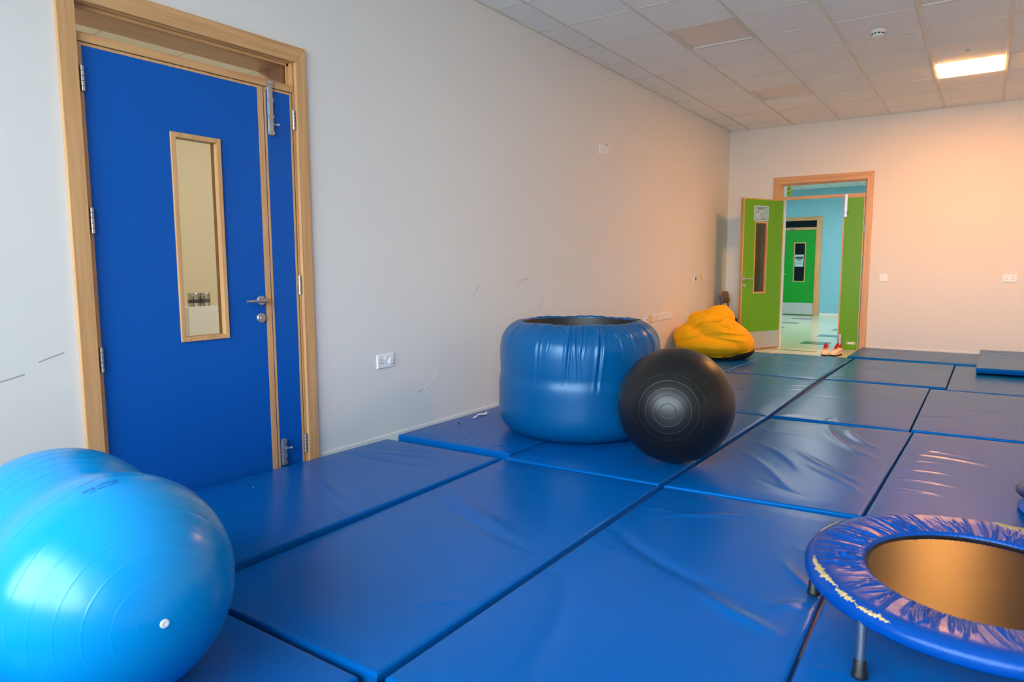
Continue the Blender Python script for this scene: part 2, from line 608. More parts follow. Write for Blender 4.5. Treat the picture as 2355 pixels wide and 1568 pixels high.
def lever(parent, fn, a, b, dirn, length=.118):
    """lever handle on a round rose; fn(a, b, out) -> world; dirn = +-1 along a"""
    r = []
    m = MB()
    c0, c1 = np.array(fn(a, b, 0)), np.array(fn(a, b, 1))
    ax = c1 - c0
    h = obj('lever_handle', MB().lathe([(0, 0), (.026, 0), (.026, .007), (.023, .010), (0, .010)], c0, 32, ax), 'steel', parent, smooth=True)
    pts = [(0, .008), (0, .035), (.004, .047), (.015, .053), (.04, .055), (length, .052)]
    m.tube([fn(a + dirn * s, b, q) for s, q in pts], [.010, .010, .010, .0095, .009, .008], 14)
    hh = obj('lever_handle', m, 'steel', parent, smooth=True)
    h.name = 'handle_rose'
    return hh


def cylinder_lock(parent, fn, a, b):
    c0, c1 = np.array(fn(a, b, 0)), np.array(fn(a, b, 1))
    ax = c1 - c0
    obj('lock_cylinder', MB().lathe([(0, 0), (.027, 0), (.027, .008), (.022, .012), (.012, .012), (.010, .016), (0, .016)], c0, 28, ax), 'steel', parent, smooth=True)


def hinge(parent, fn, a, b0, b1, r=.008):
    m = MB()
    n = 5
    for k in range(n):
        q0 = b0 + (b1 - b0) * k / n + .0012
        q1 = b0 + (b1 - b0) * (k + 1) / n - .0012
        m.tube([fn(a, q0, .009), fn(a, q1, .009)], r, 12)
    obj('hinge', m, 'steel', parent, smooth=True)


def flush_bolt(parent, fn, a0, a1, b0, b1, knob_b, up=True):
    """surface bolt: plate, raised channel, rod end and knob"""
    ob = obj('bolt', MB().prism([(a0, b0), (a1, b0), (a1, b1), (a0, b1)], 0, .004, fn), 'steel', parent, bevel=.001)
    m = MB()
    am = (a0 + a1) / 2
    m.prism([(am - .011, b0 + .01), (am + .011, b0 + .01), (am + .011, b1 - .01), (am - .011, b1 - .01)], .004, .016, fn)
    for q in np.linspace(b0 + .012, b1 - .012, 4):
        m.prism([(a0, q - .009), (a1, q - .009), (a1, q + .009), (a0, q + .009)], .004, .018, fn)
    m.tube([fn(am, knob_b, .014), fn(am + .03, knob_b, .024)], [.004, .004], 8)
    m.tube([fn(am + .026, knob_b, .0225), fn(am + .04, knob_b, .027)], [.0075, .0075], 12)
    obj('bolt_body', m, 'steel', parent, bevel=.001)
    return ob


# ---- door_1: the blue door in the left wall.  fn(a=y, b=z, h=out of the wall)
def LF(a, b, h):
    return (h, a, b)


d1 = structure(empty('door_1', (0, (DL0 + DL1) / 2, ZF)))
m = MB()   # casing: mitred, proud of the wall
co0, co1, ci0, ci1, cot, cit = -3.062, -1.815, -2.990, -1.886, 2.352, 2.268
m.prism([(co0, ZF), (ci0, ZF), (ci0, cit), (co0, cot)], .0, .021, LF)
obj('casing', m, 'wood_z', d1, bevel=.003)
m = MB().prism([(ci1, ZF), (co1, ZF), (co1, cot), (ci1, cit)], .0, .021, LF)
obj('casing', m, 'wood_z', d1, bevel=.003)
m = MB().prism([(ci0, cit), (ci1, cit), (co1, cot), (co0, cot)], .0, .021, LF)
obj('casing', m, 'wood_y', d1, bevel=.003)
# lining boards through the wall, with a rebate on the room side
m = MB().box(-WT, -.004, DL0, ci0 + .006, ZF, cit + .006)
obj('jamb', m, 'wood_z', d1, bevel=.001)
m = MB().box(-WT, -.062, ci1 - .006, DL1, ZF, cit + .006).box(-.058, -.004, ci1 - .008, DL1, ZF, cit + .006)
obj('jamb', m, 'wood_z', d1, bevel=.001)
m = MB().box(-WT, -.062, ci0 + .006, ci1 - .006, cit - .002, DLZ).box(-.058, -.004, ci0 + .006, ci1 - .008, cit - .004, DLZ)
obj('head_lining', m, 'wood_y', d1, bevel=.001)
m = MB().box(-.05, .001, ci0 + .006, ci1 - .010, 2.108, 2.142)
m.box(-.05, -.014, ci0 + .006, ci1 - .010, 2.142, 2.150)
obj('transom_rail', m, 'wood_y', d1, bevel=.0015)
m = MB().box(-.040, -.030, ci1 - .022, ci1 - .008, 2.144, cit - .004)
m.box(-.040, -.030, ci0 + .006, ci0 + .018, 2.144, cit - .004).box(-.040, -.030, ci0 + .006, ci1 - .008, cit - .016, cit - .004)
obj('glazing_bead', m, 'wood_y', d1)
obj('transom_pane', MB().box(-.048, -.042, ci0 + .006, ci1 - .008, 2.142, cit - .002), 'glass', d1)
# main leaf
VY0, VY1, VZ0, VZ1 = -2.602, -2.346, .800, 1.795
leaf = empty('main_leaf', (0, -2.53, ZF))
leaf.parent = d1
leaf.location = Vector(wloc(leaf) - wloc(d1))
LY0, LY1, LZ0, LZ1 = -2.981, -2.084, ZF + .006, 2.104
m = MB()
xb, xf = -.048, -.004
m.box(xb, xf, LY0, VY0 + .01, LZ0, LZ1).box(xb, xf, VY1 - .01, LY1, LZ0, LZ1)
m.box(xb, xf, VY0 + .01, VY1 - .01, LZ0, VZ0 + .01).box(xb, xf, VY0 + .01, VY1 - .01, VZ1 - .01, LZ1)
bpy.data.objects.remove(leaf)
leaf = obj('main_leaf', m, 'bluedoor', d1)
m = MB()
m.box(xf, xf + .0012, LY0, LY0 + .015, LZ0, LZ1).box(xf, xf + .0012, LY1 - .034, LY1, LZ0, LZ1)
m.box(xf, xf + .0012, LY0 + .015, LY1 - .034, LZ1 - .012, LZ1)
obj('lipping', m, 'wood_z', leaf)
m = frame4(MB(), VY0, VY1, VZ0, VZ1, .023, -.052, .006, LF)
obj('vision_frame', m, 'wood_z', leaf, bevel=.002)
obj('vision_pane', MB().box(-.030, -.024, VY0 + .02, VY1 - .02, VZ0 + .02, VZ1 - .02), 'glass', leaf)
def LFd(a, b, h):
    return (xf + .001 + h, a, b)
lever(leaf, LFd, -2.150, .983, -1)
cylinder_lock(leaf, LFd, -2.155, .890)
for z0, z1 in ((1.901, 2.006), (1.307, 1.418), (.702, .813)):
    hinge(leaf, LFd, -2.973, z0, z1, .0085)
m = MB().box(-.046, -.010, LY1, LY1 + .005, LZ0, LZ1)
obj('meeting_gap', m, 'gap', d1)
# narrow side leaf
SY0, SY1 = -2.079, -1.902
sl = obj('side_leaf', MB().box(xb, xf, SY0, SY1, LZ0, LZ1), 'bluedoor', d1)
m = MB()
m.box(xf, xf + .0012, SY0, SY0 + .013, LZ0, LZ1).box(xf, xf + .0012, SY1 - .013, SY1, LZ0, LZ1).box(xf, xf + .0012, SY0 + .013, SY1 - .013, LZ1 - .012, LZ1)
obj('lipping', m, 'wood_z', sl)
flush_bolt(sl, LFd, -2.060, -2.030, 1.858, 2.140, 1.915)
flush_bolt(sl, LFd, -2.060, -2.030, .055, .205, .150)
for z0, z1 in ((1.91, 2.014), (1.006, 1.114), (.096, .207)):
    hinge(sl, LFd, -1.899, z0, z1)


# ---- door_2: the lime green double door in the far wall, big leaf standing open
def FF(a, b, h):
    return (a, YF - h, b)


d2 = structure(empty('door_2', ((FX0 + FX1) / 2, YF, ZF)))
fo0, fo1, fi0, fi1, fot, fit = .640, 1.905, .728, 1.828, 2.382, 2.286
obj('casing', MB().prism([(fo0, ZF), (fi0, ZF), (fi0, fit), (fo0, fot)], 0, .020, FF), 'wood_z', d2, bevel=.003)
obj('casing', MB().prism([(fi1, ZF), (fo1, ZF), (fo1, fot), (fi1, fit)], 0, .020, FF), 'wood_z', d2, bevel=.003)
obj('casing', MB().prism([(fi0, fit), (fi1, fit), (fo1, fot), (fo0, fot)], 0, .020, FF), 'wood_x', d2, bevel=.003)
obj('jamb', MB().box(FX0, .748, YF + .004, YF + .10, ZF, fit + .006), 'wood_z', d2, bevel=.001)
obj('jamb', MB().box(fi1 - .008, FX1, YF + .004, YF + .10, ZF, fit + .006), 'wood_z', d2, bevel=.001)
obj('head_lining', MB().box(.748, fi1 - .008, YF + .004, YF + .10, fit - .012, FXZ), 'wood_x', d2, bevel=.001)
obj('reveal', MB().box(FX0, .750, YF + .10, YF + WT, ZF, FXZ), 'white', d2)
obj('transom_rail', MB().box(.748, fi1 - .008, YF + .002, YF + .06, 2.066, 2.106), 'wood_x', d2, bevel=.0015)
obj('transom_pane', MB().box(.748, fi1 - .008, YF + .045, YF + .051, 2.106, fit - .010), 'glass', d2)
m = MB().box(.748, .760, YF + .025, YF + .045, 2.106, fit - .012).box(fi1 - .020, fi1 - .008, YF + .025, YF + .045, 2.106, fit - .012).box(.748, fi1 - .008, YF + .025, YF + .045, fit - .024, fit - .012)
obj('glazing_bead', m, 'wood_x', d2)
# narrow side leaf, closed
sx0, sx1, sz1 = 1.555, 1.812, 2.064
yf = YF + .006
s2 = obj('side_leaf', MB().box(sx0, sx1, yf, yf + .044, ZF + .008, sz1), 'greendoor', d2)
m = MB().box(sx0 - .001, sx0 + .014, yf - .0012, yf, ZF + .008, sz1).box(sx1 - .013, sx1, yf - .0012, yf, ZF + .008, sz1)
m.box(sx0 + .014, sx1 - .013, yf - .0012, yf, sz1 - .013, sz1).box(sx0 + .014, sx1 - .013, yf - .0012, yf, ZF + .008, ZF + .022)
m.box(sx0 - .004, sx0, yf, yf + .044, ZF + .008, sz1)
obj('lipping', m, 'wood_z', s2)
def FFd(a, b, h):
    return (a, yf - .001 - h, b)
flush_bolt(s2, FFd, 1.566, 1.600, 1.800, 2.100, 1.855)
flush_bolt(s2, FFd, 1.570, 1.602, .01, .215, .150)
for z0, z1 in ((1.795, 1.895), (1.585, 1.69), (.86, .965), (.22, .33)):
    hinge(s2, FFd, 1.818, z0, z1)
m = MB().prism([(1.672, .083), (1.775, .083), (1.775, .113), (1.672, .113)], 0, .004, FFd)
bar = obj('stop_plate', m, 'white', s2, bevel=.001)
for a in (1.684, 1.763):
    obj('screw', MB().lathe([(0, .004), (.006, .004), (.006, .0055), (0, .0055)], FFd(a, .098, 0), 10, (0, -1, 0)), 'black', bar)
# the big leaf: local a = 0 at the hinge .. W at the latch edge, h = out of the visible (hall) face
ANG = math.radians(-115.7)
HX, HY = .788, 5.822
dv = (math.cos(ANG), math.sin(ANG))
nv = (-dv[1], dv[0])      # normal of the visible face


def GF(a, b, h):
    return (HX + dv[0] * a + nv[0] * h, HY + dv[1] * a + nv[1] * h, b)


GW, GZ0, GZ1 = .80, ZF + .008, 2.066
va0, va1, vb0, vb1 = .322, .578, .768, 1.755
m = MB()
for a0, a1, b0, b1 in ((0, va0 + .01, GZ0, GZ1), (va1 - .01, GW, GZ0, GZ1), (va0 + .01, va1 - .01, GZ0, vb0 + .01), (va0 + .01, va1 - .01, vb1 - .01, GZ1)):
    m.prism([(a0, b0), (a1, b0), (a1, b1), (a0, b1)], -.044, 0, GF)
gl = obj('main_leaf', m, 'greendoor', d2)
m = MB()
t = .014
for a0, a1, b0, b1 in ((0, t, GZ0, GZ1), (GW - t, GW, GZ0, GZ1), (t, GW - t, GZ1 - t, GZ1), (t, GW - t, GZ0, GZ0 + t)):
    m.prism([(a0, b0), (a1, b0), (a1, b1), (a0, b1)], 0, .0012, GF)
m.prism([(GW, GZ0), (GW + .004, GZ0), (GW + .004, GZ1), (GW, GZ1)], -.046, -.026, GF)
m.prism([(GW, GZ0), (GW + .004, GZ0), (GW + .004, GZ1), (GW, GZ1)], -.020, .0012, GF)
m.prism([(-.004, GZ0), (0, GZ0), (0, GZ1), (-.004, GZ1)], -.044, .0012, GF)
obj('lipping', m, 'wood_z', gl)
obj('vision_frame', frame4(MB(), va0, va1, vb0, vb1, .022, -.048, .006, GF), 'wood_z', gl, bevel=.002)
obj('vision_pane', MB().prism([(va0 + .02, vb0 + .02), (va1 - .02, vb0 + .02), (va1 - .02, vb1 - .02), (va0 + .02, vb1 - .02)], -.026, -.020, GF), 'glass', gl)
obj('kick_plate', MB().prism([(.016, GZ0 + .016), (.784, GZ0 + .016), (.784, .236), (.016, .236)], .0005, .002, GF), 'kick', gl)
def GFd(a, b, h):
    return GF(a, b, h + .001)
lever(gl, GFd, .755, .974, -1, .13)
cylinder_lock(gl, GFd, .752, .882)
obj('lock_plate', MB().prism([(GW + .0041, .82), (GW + .006, .82), (GW + .006, 1.06), (GW + .0041, 1.06)], -.034, -.012, GF), 'steel', gl)
# the sheet taped on the leaf above its glass: a thing of its own
p0, p1, q0, q1 = .310, .602, 1.762, 1.972
ps = empty('paper_notice', GF((p0 + p1) / 2, q0, .003))
tag(ps, 'pale blue ruled notice taped above the glass of the open green door', 'notice')
obj('sheet', MB().prism([(p0, q0), (p1, q0), (p1, q1), (p0, q1)], .0018, .0026, GF), 'paper', ps)
m = frame4(MB(), p0 + .028, p1 - .034, q0 + .016, q1 - .022, .005, .0027, .0029, GF)
obj('border_line', m, 'inkdark', ps)
m = MB()
for a0, a1, b0, b1 in ((.40, .54, 1.925, 1.936), (.43, .53, 1.912, 1.920), (.415, .424, 1.80, 1.895), (.375, .383, 1.79, 1.92), (.44, .446, 1.805, 1.87), (.47, .476, 1.82, 1.875),
                       (.52, .56, 1.876, 1.884), (.50, .53, 1.888, 1.896), (.40, .46, 1.795, 1.803)):
    m.prism([(a0, b0), (a1, b0), (a1, b1), (a0, b1)], .0027, .0029, GF)
obj('drawn_lines', m, 'ink', ps)

# ------------------------------------------------------------------ the hall beyond the green door
HY1, HX0, HX1, HZC = 12.735, -2.2, 4.2, 2.90
HD0, HD1, HDZ = -.915, .0, 2.255
m = MB()
m.box(HX0, HD0, HY1, HY1 + .2, ZF, HZC + .1).box(HD1, HX1, HY1, HY1 + .2, ZF, HZC + .1).box(HD0, HD1, HY1, HY1 + .2, HDZ, HZC + .1)
structure(obj('wall_hall_far', m, 'hallblue'))
structure(obj('wall_hall_left', MB().box(HX0 - .2, HX0, YF + WT, HY1 + .2, ZF, HZC + .1), 'hallblue'))
structure(obj('wall_hall_right', MB().box(HX1, HX1 + .2, YF + WT, HY1 + .2, ZF, HZC + .1), 'hallblue'))
structure(obj('wall_hall_near', MB().box(HX0 - .2, -WT, YF + .1, YF + WT, ZF, HZC + .1), 'hallblue'))
hf = structure(obj('floor_hall', MB().box(HX0 - .2, HX1 + .2, YF + .02, HY1 + .2, ZF - .1, ZF), 'hallfloor'))
hc = structure(obj('ceiling_hall', MB().box(HX0 - .2, HX1 + .2, YF + WT, HY1 + .2, HZC + .02, HZC + .1), 'slab'))
hx = [HX0 + .6 * k for k in range(11)]
hy = [YF + WT + .6 * k for k in range(12)]
me = bpy.data.meshes.new('ceiling_tile')
mm = MB().box(-.295, .295, -.295, .295, 0, .015)
me.from_pydata(mm.v, [], mm.f)
fix_normals(me)
me.materials.append(MAT['ceil'])
added_hall_lamps = {(4, 3): 'first row, left of the doorway line', (4, 7): 'second row, left of the doorway line', (7, 3): 'first row, right of the doorway line', (7, 7): 'second row, right of the doorway line', (1, 5): 'nearest to the left hall wall'}  # lamps added out of view to brighten the hall
for i in range(10):
    for j in range(11):
        if (i, j) in added_hall_lamps:
            continue
        t = bpy.data.objects.new('ceiling_tile', me)
        COL.objects.link(t)
        t.parent = hc
        t.location = (hx[i] + .3, hy[j] + .3, HZC)
for x in hx[1:]:
    obj('grid_main_bar', MB().box(x - .011, x + .011, YF + WT, HY1, HZC - .005, HZC + .01), 'grid', hc)
for (i, j) in sorted(added_hall_lamps):
    e = empty('ceiling_light', (hx[i] + .3, hy[j] + .3, HZC))
    tag(e, 'added unseen ceiling light in the hall, ' + added_hall_lamps[(i, j)], 'ceiling light', 'added ceiling lights of the hall')
    m = MB()
    frame4(m, hx[i] + .006, hx[i] + .594, hy[j] + .006, hy[j] + .594, .018, HZC - .003, HZC + .015, lambda a, b, h: (a, b, h))
    obj('light_frame', m, 'grid', e)
    obj('diffuser', MB().box(hx[i] + .024, hx[i] + .576, hy[j] + .024, hy[j] + .576, HZC + .001, HZC + .006), 'added_hall_on', e)
structure(obj('baseboard_hall', MB().box(HD1 + .04, HX1, HY1 - .01, HY1, ZF, .045), 'skirt', bevel=.002))
structure(obj('baseboard_hall', MB().box(HX0, HD0 - .06, HY1 - .01, HY1, ZF, .045), 'skirt', bevel=.002))
for (x0, x1, y0, y1) in ((.925, 1.315, 6.50, 6.90), (.932, 1.345, 7.75, 8.15), (.94, 1.36, 9.0, 9.38), (-.31, .105, 10.16, 10.50), (-.29, .105, 11.43, 11.73), (-.33, .085, 9.05, 9.30),
                         (.76, 1.125, 5.555, 5.62), (1.135, 1.345, 5.555, 5.62), (2.1, 2.5, 6.5, 6.9), (2.1, 2.5, 9.0, 9.38)):
    obj('dark_inlay', MB().box(x0, x1, y0, y1, ZF - .002, ZF + .0008), 'inlay', hf)

# door_3: deep green door across the hall
d3 = structure(empty('door_3', ((HD0 + HD1) / 2, HY1, ZF)))
def KF(a, b, h):
    return (a, HY1 - h, b)
ko0, ko1, ki0, ki1, kot, kit = -1.0, .030, -.915, -.088, 2.262, 2.180
obj('casing', MB().prism([(ko0, ZF), (ki0, ZF), (ki0, kit), (ko0, kot)], 0, .02, KF), 'wood_z', d3, bevel=.003)
obj('casing', MB().prism([(ki1, ZF), (ko1, ZF), (ko1, kot), (ki1, kit)], 0, .02, KF), 'wood_z', d3, bevel=.003)
obj('casing', MB().prism([(ki0, kit), (ki1, kit), (ko1, kot), (ko0, kot)], 0, .02, KF), 'wood_x', d3, bevel=.003)
obj('transom_rail', MB().box(ki0, ki1, HY1 + .002, HY1 + .05, 1.968, 2.026), 'wood_x', d3)
obj('transom_pane', MB().box(ki0, ki1, HY1 + .03, HY1 + .036, 2.026, kit), 'glass', d3)
kv0, kv1, kw0, kw1 = -.570, -.308, .762, 1.680
m = MB()
ky = HY1 + .008
for a0, a1, b0, b1 in ((ki0 + .004, kv0 + .01, ZF + .008, 1.964), (kv1 - .01, ki1 - .004, ZF + .008, 1.964), (kv0 + .01, kv1 - .01, ZF + .008, kw0 + .01), (kv0 + .01, kv1 - .01, kw1 - .01, 1.964)):
    m.box(a0, a1, ky, ky + .044, b0, b1)
kl = obj('main_leaf', m, 'greendoor2', d3)
obj('lipping', MB().box(ki0 + .004, ki0 + .02, ky - .001, ky, ZF + .008, 1.964).box(ki1 - .014, ki1 - .004, ky - .001, ky, ZF + .008, 1.964), 'wood_z', kl)
def KFd(a, b, h):
    return (a, ky - h, b)
obj('vision_frame', frame4(MB(), kv0, kv1, kw0, kw1, .020, -.048, .005, KFd), 'wood_z', kl, bevel=.002)
obj('vision_pane', MB().box(kv0 + .018, kv1 - .018, ky + .018, ky + .024, kw0 + .018, kw1 - .018), 'glass', kl)
obj('kick_plate', MB().prism([(ki0 + .022, ZF + .02), (ki1 - .018, ZF + .02), (ki1 - .018, .268), (ki0 + .022, .268)], .0005, .002, KFd), 'kick', kl)
lever(kl, KFd, -.84, .944, 1, .13)
cylinder_lock(kl, KFd, -.84, .856)
obj('door_closer', MB().box(-.66, -.58, ky - .04, ky - .001, 1.972, 2.03), 'chrome', d3, bevel=.004)
# dim space behind door_3
m = MB()
m.box(-2.2, 1.2, HY1 + 2.2, HY1 + 2.3, ZF, 2.7).box(-2.3, -2.2, HY1 + .2, HY1 + 2.3, ZF, 2.7).box(1.2, 1.3, HY1 + .2, HY1 + 2.3, ZF, 2.7)
m.box(-2.3, 1.3, HY1 + .2, HY1 + 2.3, 2.7, 2.75).box(-2.3, 1.3, HY1 + .2, HY1 + 2.3, ZF - .05, ZF)
structure(obj('wall_beyond_hall', m, 'darkroom'))
ps = empty('paper_notice', (-.448, ky - .002, 1.127))
tag(ps, 'white paper notice with a dark heading on the glass of the deep green hall door', 'notice')
obj('sheet', MB().prism([(-.545, 1.115), (-.352, 1.115), (-.352, 1.398), (-.545, 1.398)], -.017, -.016, KFd), 'paper', ps)
m = MB()
m.prism([(-.532, 1.300), (-.362, 1.300), (-.362, 1.350), (-.532, 1.350)], -.0158, -.0155, KFd)
for a0, a1, b in ((-.49, -.40, 1.262), (-.51, -.38, 1.215), (-.51, -.38, 1.18)):
    m.prism([(a0, b), (a1, b), (a1, b + (.02 if b > 1.25 else .006)), (a0, b + (.02 if b > 1.25 else .006))], -.0158, -.0155, KFd)
obj('print', m, 'inkdark', ps)

# yellow hanging sign in the hall, partly hidden by the door frame
sy = 6.62
ye = empty('hanging_sign', (.60, sy, 2.2))
tag(ye, 'yellow card sign with black lettering hanging beyond the fanlight of the green door', 'sign')
def SF(a, b, h):
    c, s = math.cos(.10), math.sin(.10)
    return (.64 + c * a - s * b, sy - h, 2.27 + s * a + c * b)
obj('card', MB().prism([(-.20, -.085), (.056, -.085), (.056, .16), (-.20, .16)], 0, .003, SF), 'yellow', ye)
m = MB().prism([(-.20, .022), (.046, .022), (.046, .034), (-.20, .034)], .0032, .0036, SF)
obj('ruled_line', m, 'inkblack', ye)
t3 = text_faces('est', .085, lambda x, y: SF(x - .008, y - .040, .0036))
obj('lettering', t3, 'inkblack', ye)
obj('cord', MB().tube([SF(-.1, .16, .001), (SF(-.1, .16, .001)[0], sy, HZC)], .0015, 6), 'white', ye)

# ------------------------------------------------------------------ the store room behind the blue door
RX0, RY0, RY1, RZ = -2.62, -4.4, 1.6, 2.75
structure(obj('wall_store_far', MB().box(RX0 - .2, RX0, RY0, RY1, ZF, RZ + .1), 'storewall'))
structure(obj('wall_store_near', MB().box(RX0 - .2, -WT, RY0 - .2, RY0, ZF, RZ + .1), 'storewall'))
structure(obj('wall_store_end', MB().box(RX0 - .2, -WT, RY1, RY1 + .2, ZF, RZ + .1), 'storewall'))
structure(obj('floor_store', MB().box(RX0 - .2, -WT, RY0 - .2, RY1 + .2, ZF - .1, ZF), 'floor'))
sc_ = structure(obj('ceiling_store', MB().box(RX0 - .2, -WT, RY0 - .2, RY1 + .2, RZ + .015, RZ + .1), 'slab'))
for i in range(4):
    for j in range(10):
        if (i, j) in ((2, 3), (2, 6)):
            continue
        x, y = RX0 + .59 * i, RY0 + .6 * j
        t = bpy.data.objects.new('ceiling_tile', me)
        COL.objects.link(t)
        t.parent = sc_
        t.location = (x + .295, y + .3, RZ)
for (i, j), wh in (((2, 3), 'nearer the blue door'), ((2, 6), 'farther from the blue door')):  # lamps added out of sight to light the store room
    x, y = RX0 + .59 * i, RY0 + .6 * j
    e = empty('ceiling_light', (x + .295, y + .3, RZ))
    tag(e, 'added unseen ceiling light of the small room, the one ' + wh, 'ceiling light', 'added ceiling lights of the small room')
    obj('diffuser', MB().box(x + .02, x + .57, y + .02, y + .58, RZ, RZ + .01), 'added_store_on', e)
cb = empty('white_cabinet', (-2.3, -1.27, ZF))
tag(cb, 'low white cupboard seen through the glass of the blue door', 'cabinet')
obj('carcass', MB().box(-2.45, -2.02, -1.40, -1.075, ZF, .838), 'cabinet', cb, bevel=.002)
obj('door', MB().box(-2.018, -2.0, -1.397, -1.140, ZF + .05, .846), 'cabinet', cb, bevel=.002)
obj('side_panel', MB().box(-2.018, -2.002, -1.136, -1.09, ZF + .05, .838), 'cabinet', cb, bevel=.002)
for y, lb in ((-1.300, 'left one of two shiny tins standing on the white cupboard'), (-1.205, 'right one of two shiny tins standing on the white cupboard')):
    e = empty('metal_tin', (-2.09, y, .838))
    tag(e, lb, 'tin', 'tins on the white cupboard')
    obj('can', MB().lathe([(0, .0), (.044, 0), (.046, .003), (.044, .006), (.044, .108), (.046, .111), (.044, .114), (.040, .113), (.040, .108), (0, .108)], (-2.09, y, .838), 40), 'tin', e, smooth=True)
    obj('dark_band', MB().lathe([(.0445, .035), (.0447, .038), (.0447, .060), (.0445, .063)], (-2.09, y, .838), 40), 'tinlabel', e, smooth=True)


# ------------------------------------------------------------------ plates and sockets on the walls
def plate(name, label, cat, fn, a0, a1, b0, b1, mat='white', kind='blank', group=None, t=.009):
    e = empty(name, fn((a0 + a1) / 2, b0, 0))
    tag(e, label, cat, group)
    m = MB()
    c = .004
    m.prism([(a0, b0), (a1, b0), (a1, b1), (a0, b1)], 0, t - .003, fn)
    vs = [fn(a, b, t - .003) for a, b in ((a0, b0), (a1, b0), (a1, b1), (a0, b1))] + [fn(a, b, t) for a, b in ((a0 + c, b0 + c), (a1 - c, b0 + c), (a1 - c, b1 - c), (a0 + c, b1 - c))]
    m.add(vs, [(0, 1, 5, 4), (1, 2, 6, 5), (2, 3, 7, 6), (3, 0, 4, 7), (4, 5, 6, 7)])
    obj('face_plate', m, mat, e)
    cb_, w = (b0 + b1) / 2, a1 - a0
    def holes(ca):
        for da, db, ha, hb in ((0, .012, .0025, .0045), (-.011, -.010, .0040, .0022), (.011, -.010, .0040, .0022)):
            obj('pin_hole', MB().prism([(ca + da - ha, cb_ + db - hb), (ca + da + ha, cb_ + db - hb), (ca + da + ha, cb_ + db + hb), (ca + da - ha, cb_ + db + hb)], t, t + .0006, fn), 'black', e)
    def rocker(ca, cb2, ra=.006, rb=.010):
        obj('rocker', MB().prism([(ca - ra, cb2 - rb), (ca + ra, cb2 - rb), (ca + ra, cb2 + rb), (ca - ra, cb2 + rb)], t, t + .004, fn), mat, e, bevel=.001)
    if kind == 'double':
        holes(a0 + w * .25)
        holes(a0 + w * .75)
        rocker(a0 + w * .44, b1 - .022)
        rocker(a0 + w * .56, b1 - .022)
    if kind == 'double_round':
        holes(a0 + w * .24)
        rocker(a0 + w * .46, b1 - .024)
        rocker(a0 + w * .57, b1 - .024)
        ax = np.array(fn(0, 0, 1)) - np.array(fn(0, 0, 0))
        obj('round_plug', MB().lathe([(0, t), (.021, t), (.021, t + .006), (.018, t + .009), (0, t + .009)], fn(a0 + w * .78, cb_ - .002, 0), 28, ax), mat, e, smooth=True)
    if kind == 'switch':
        rocker((a0 + a1) / 2, cb_, .012, .020)
    if kind == 'round_hole':
        ax = np.array(fn(0, 0, 1)) - np.array(fn(0, 0, 0))
        obj('round_hole', MB().lathe([(0, t), (.022, t), (.022, t + .001), (0, t + .001)], fn((a0 + a1) / 2 + .01, cb_, 0), 24, ax), 'black', e)
    if kind == 'screws':
        for a in (a0 + .012, a1 - .012):
            obj('screw', MB().prism([(a - .003, cb_ - .003), (a + .003, cb_ - .003), (a + .003, cb_ + .003), (a - .003, cb_ + .003)], t, t + .0006, fn), 'scuff', e)
    if kind == 'jack':
        for a in (-.015, .015):
            m_ = (a0 + a1) / 2 + a
            obj('jack', MB().prism([(m_ - .006, cb_ - .016), (m_ + .006, cb_ - .016), (m_ + .006, cb_ - .004), (m_ - .006, cb_ - .004)], t, t + .0006, fn), 'black', e)
    return e


plate('wall_socket', 'white double wall socket with one round plug in it, beside the blue door', 'socket', LF, -1.317, -1.167, .506, .593, kind='double_round')
plate('blank_plate', 'left one of two small plates high on the left wall', 'wall plate', LF, 1.727, 1.832, 2.252, 2.342, kind='screws', group='two plates high on the left wall')
e = plate('blank_plate', 'right one of two plates high on the left wall, dark nick above it', 'wall plate', LF, 1.838, 1.926, 2.256, 2.344, kind='screws', group='two plates high on the left wall')
obj('nick', MB().prism([(1.872, 2.344), (1.892, 2.344), (1.882, 2.360)], 0, .006, LF), 'scuff', e)
row = [(2.872, 2.978, 'white', 'jack', 'first plate of the low row behind the tube, with two small jacks'),
       (2.986, 3.086, 'ivory', 'blank', 'yellowed ivory plate second in the low row, hanging a little lower'),
       (3.094, 3.246, 'white', 'double', 'double socket third in the low row, right of the yellowed plate'),
       (3.254, 3.416, 'white', 'screws', 'wide blank plate fourth in the low row, middle of seven'),
       (3.424, 3.520, 'white', 'blank', 'narrow blank plate fifth in the low row of wall plates'),
       (3.528, 3.630, 'white', 'blank', 'narrow blank plate sixth in the low row, one before the last'),
       (3.638, 3.722, 'white', 'blank', 'last plate of the low row, nearest to the yellow beanbag')]
for a0, a1, mt, kd, lb in row:
    dz = -.012 if mt == 'ivory' else 0
    plate('low_wall_plate', lb, 'wall plate', LF, a0, a1, .505 + dz, .592 + dz, mt, kd, 'row of low wall plates')
plate('wall_plate', 'square white plate with a black round hole on the left wall above the beanbag', 'wall plate', LF, 4.452, 4.560, .940, 1.028, kind='round_hole')
plate('wall_plate', 'yellowed ivory plate between the black-holed plate and a double socket above the beanbag', 'wall plate', LF, 4.668, 4.772, .936, 1.028, 'ivory')
plate('wall_socket', 'white double socket on the left wall above the beanbag, nearest the corner', 'socket', LF, 4.782, 4.986, .945, 1.032, kind='double')
plate('light_switch', 'square white light switch right of the green door frame', 'light switch', FF, 2.024, 2.122, .938, 1.036, kind='switch')
plate('wall_socket', 'white double socket on the far wall near the right picture edge', 'socket', FF, 3.352, 3.496, .944, 1.036, kind='double')


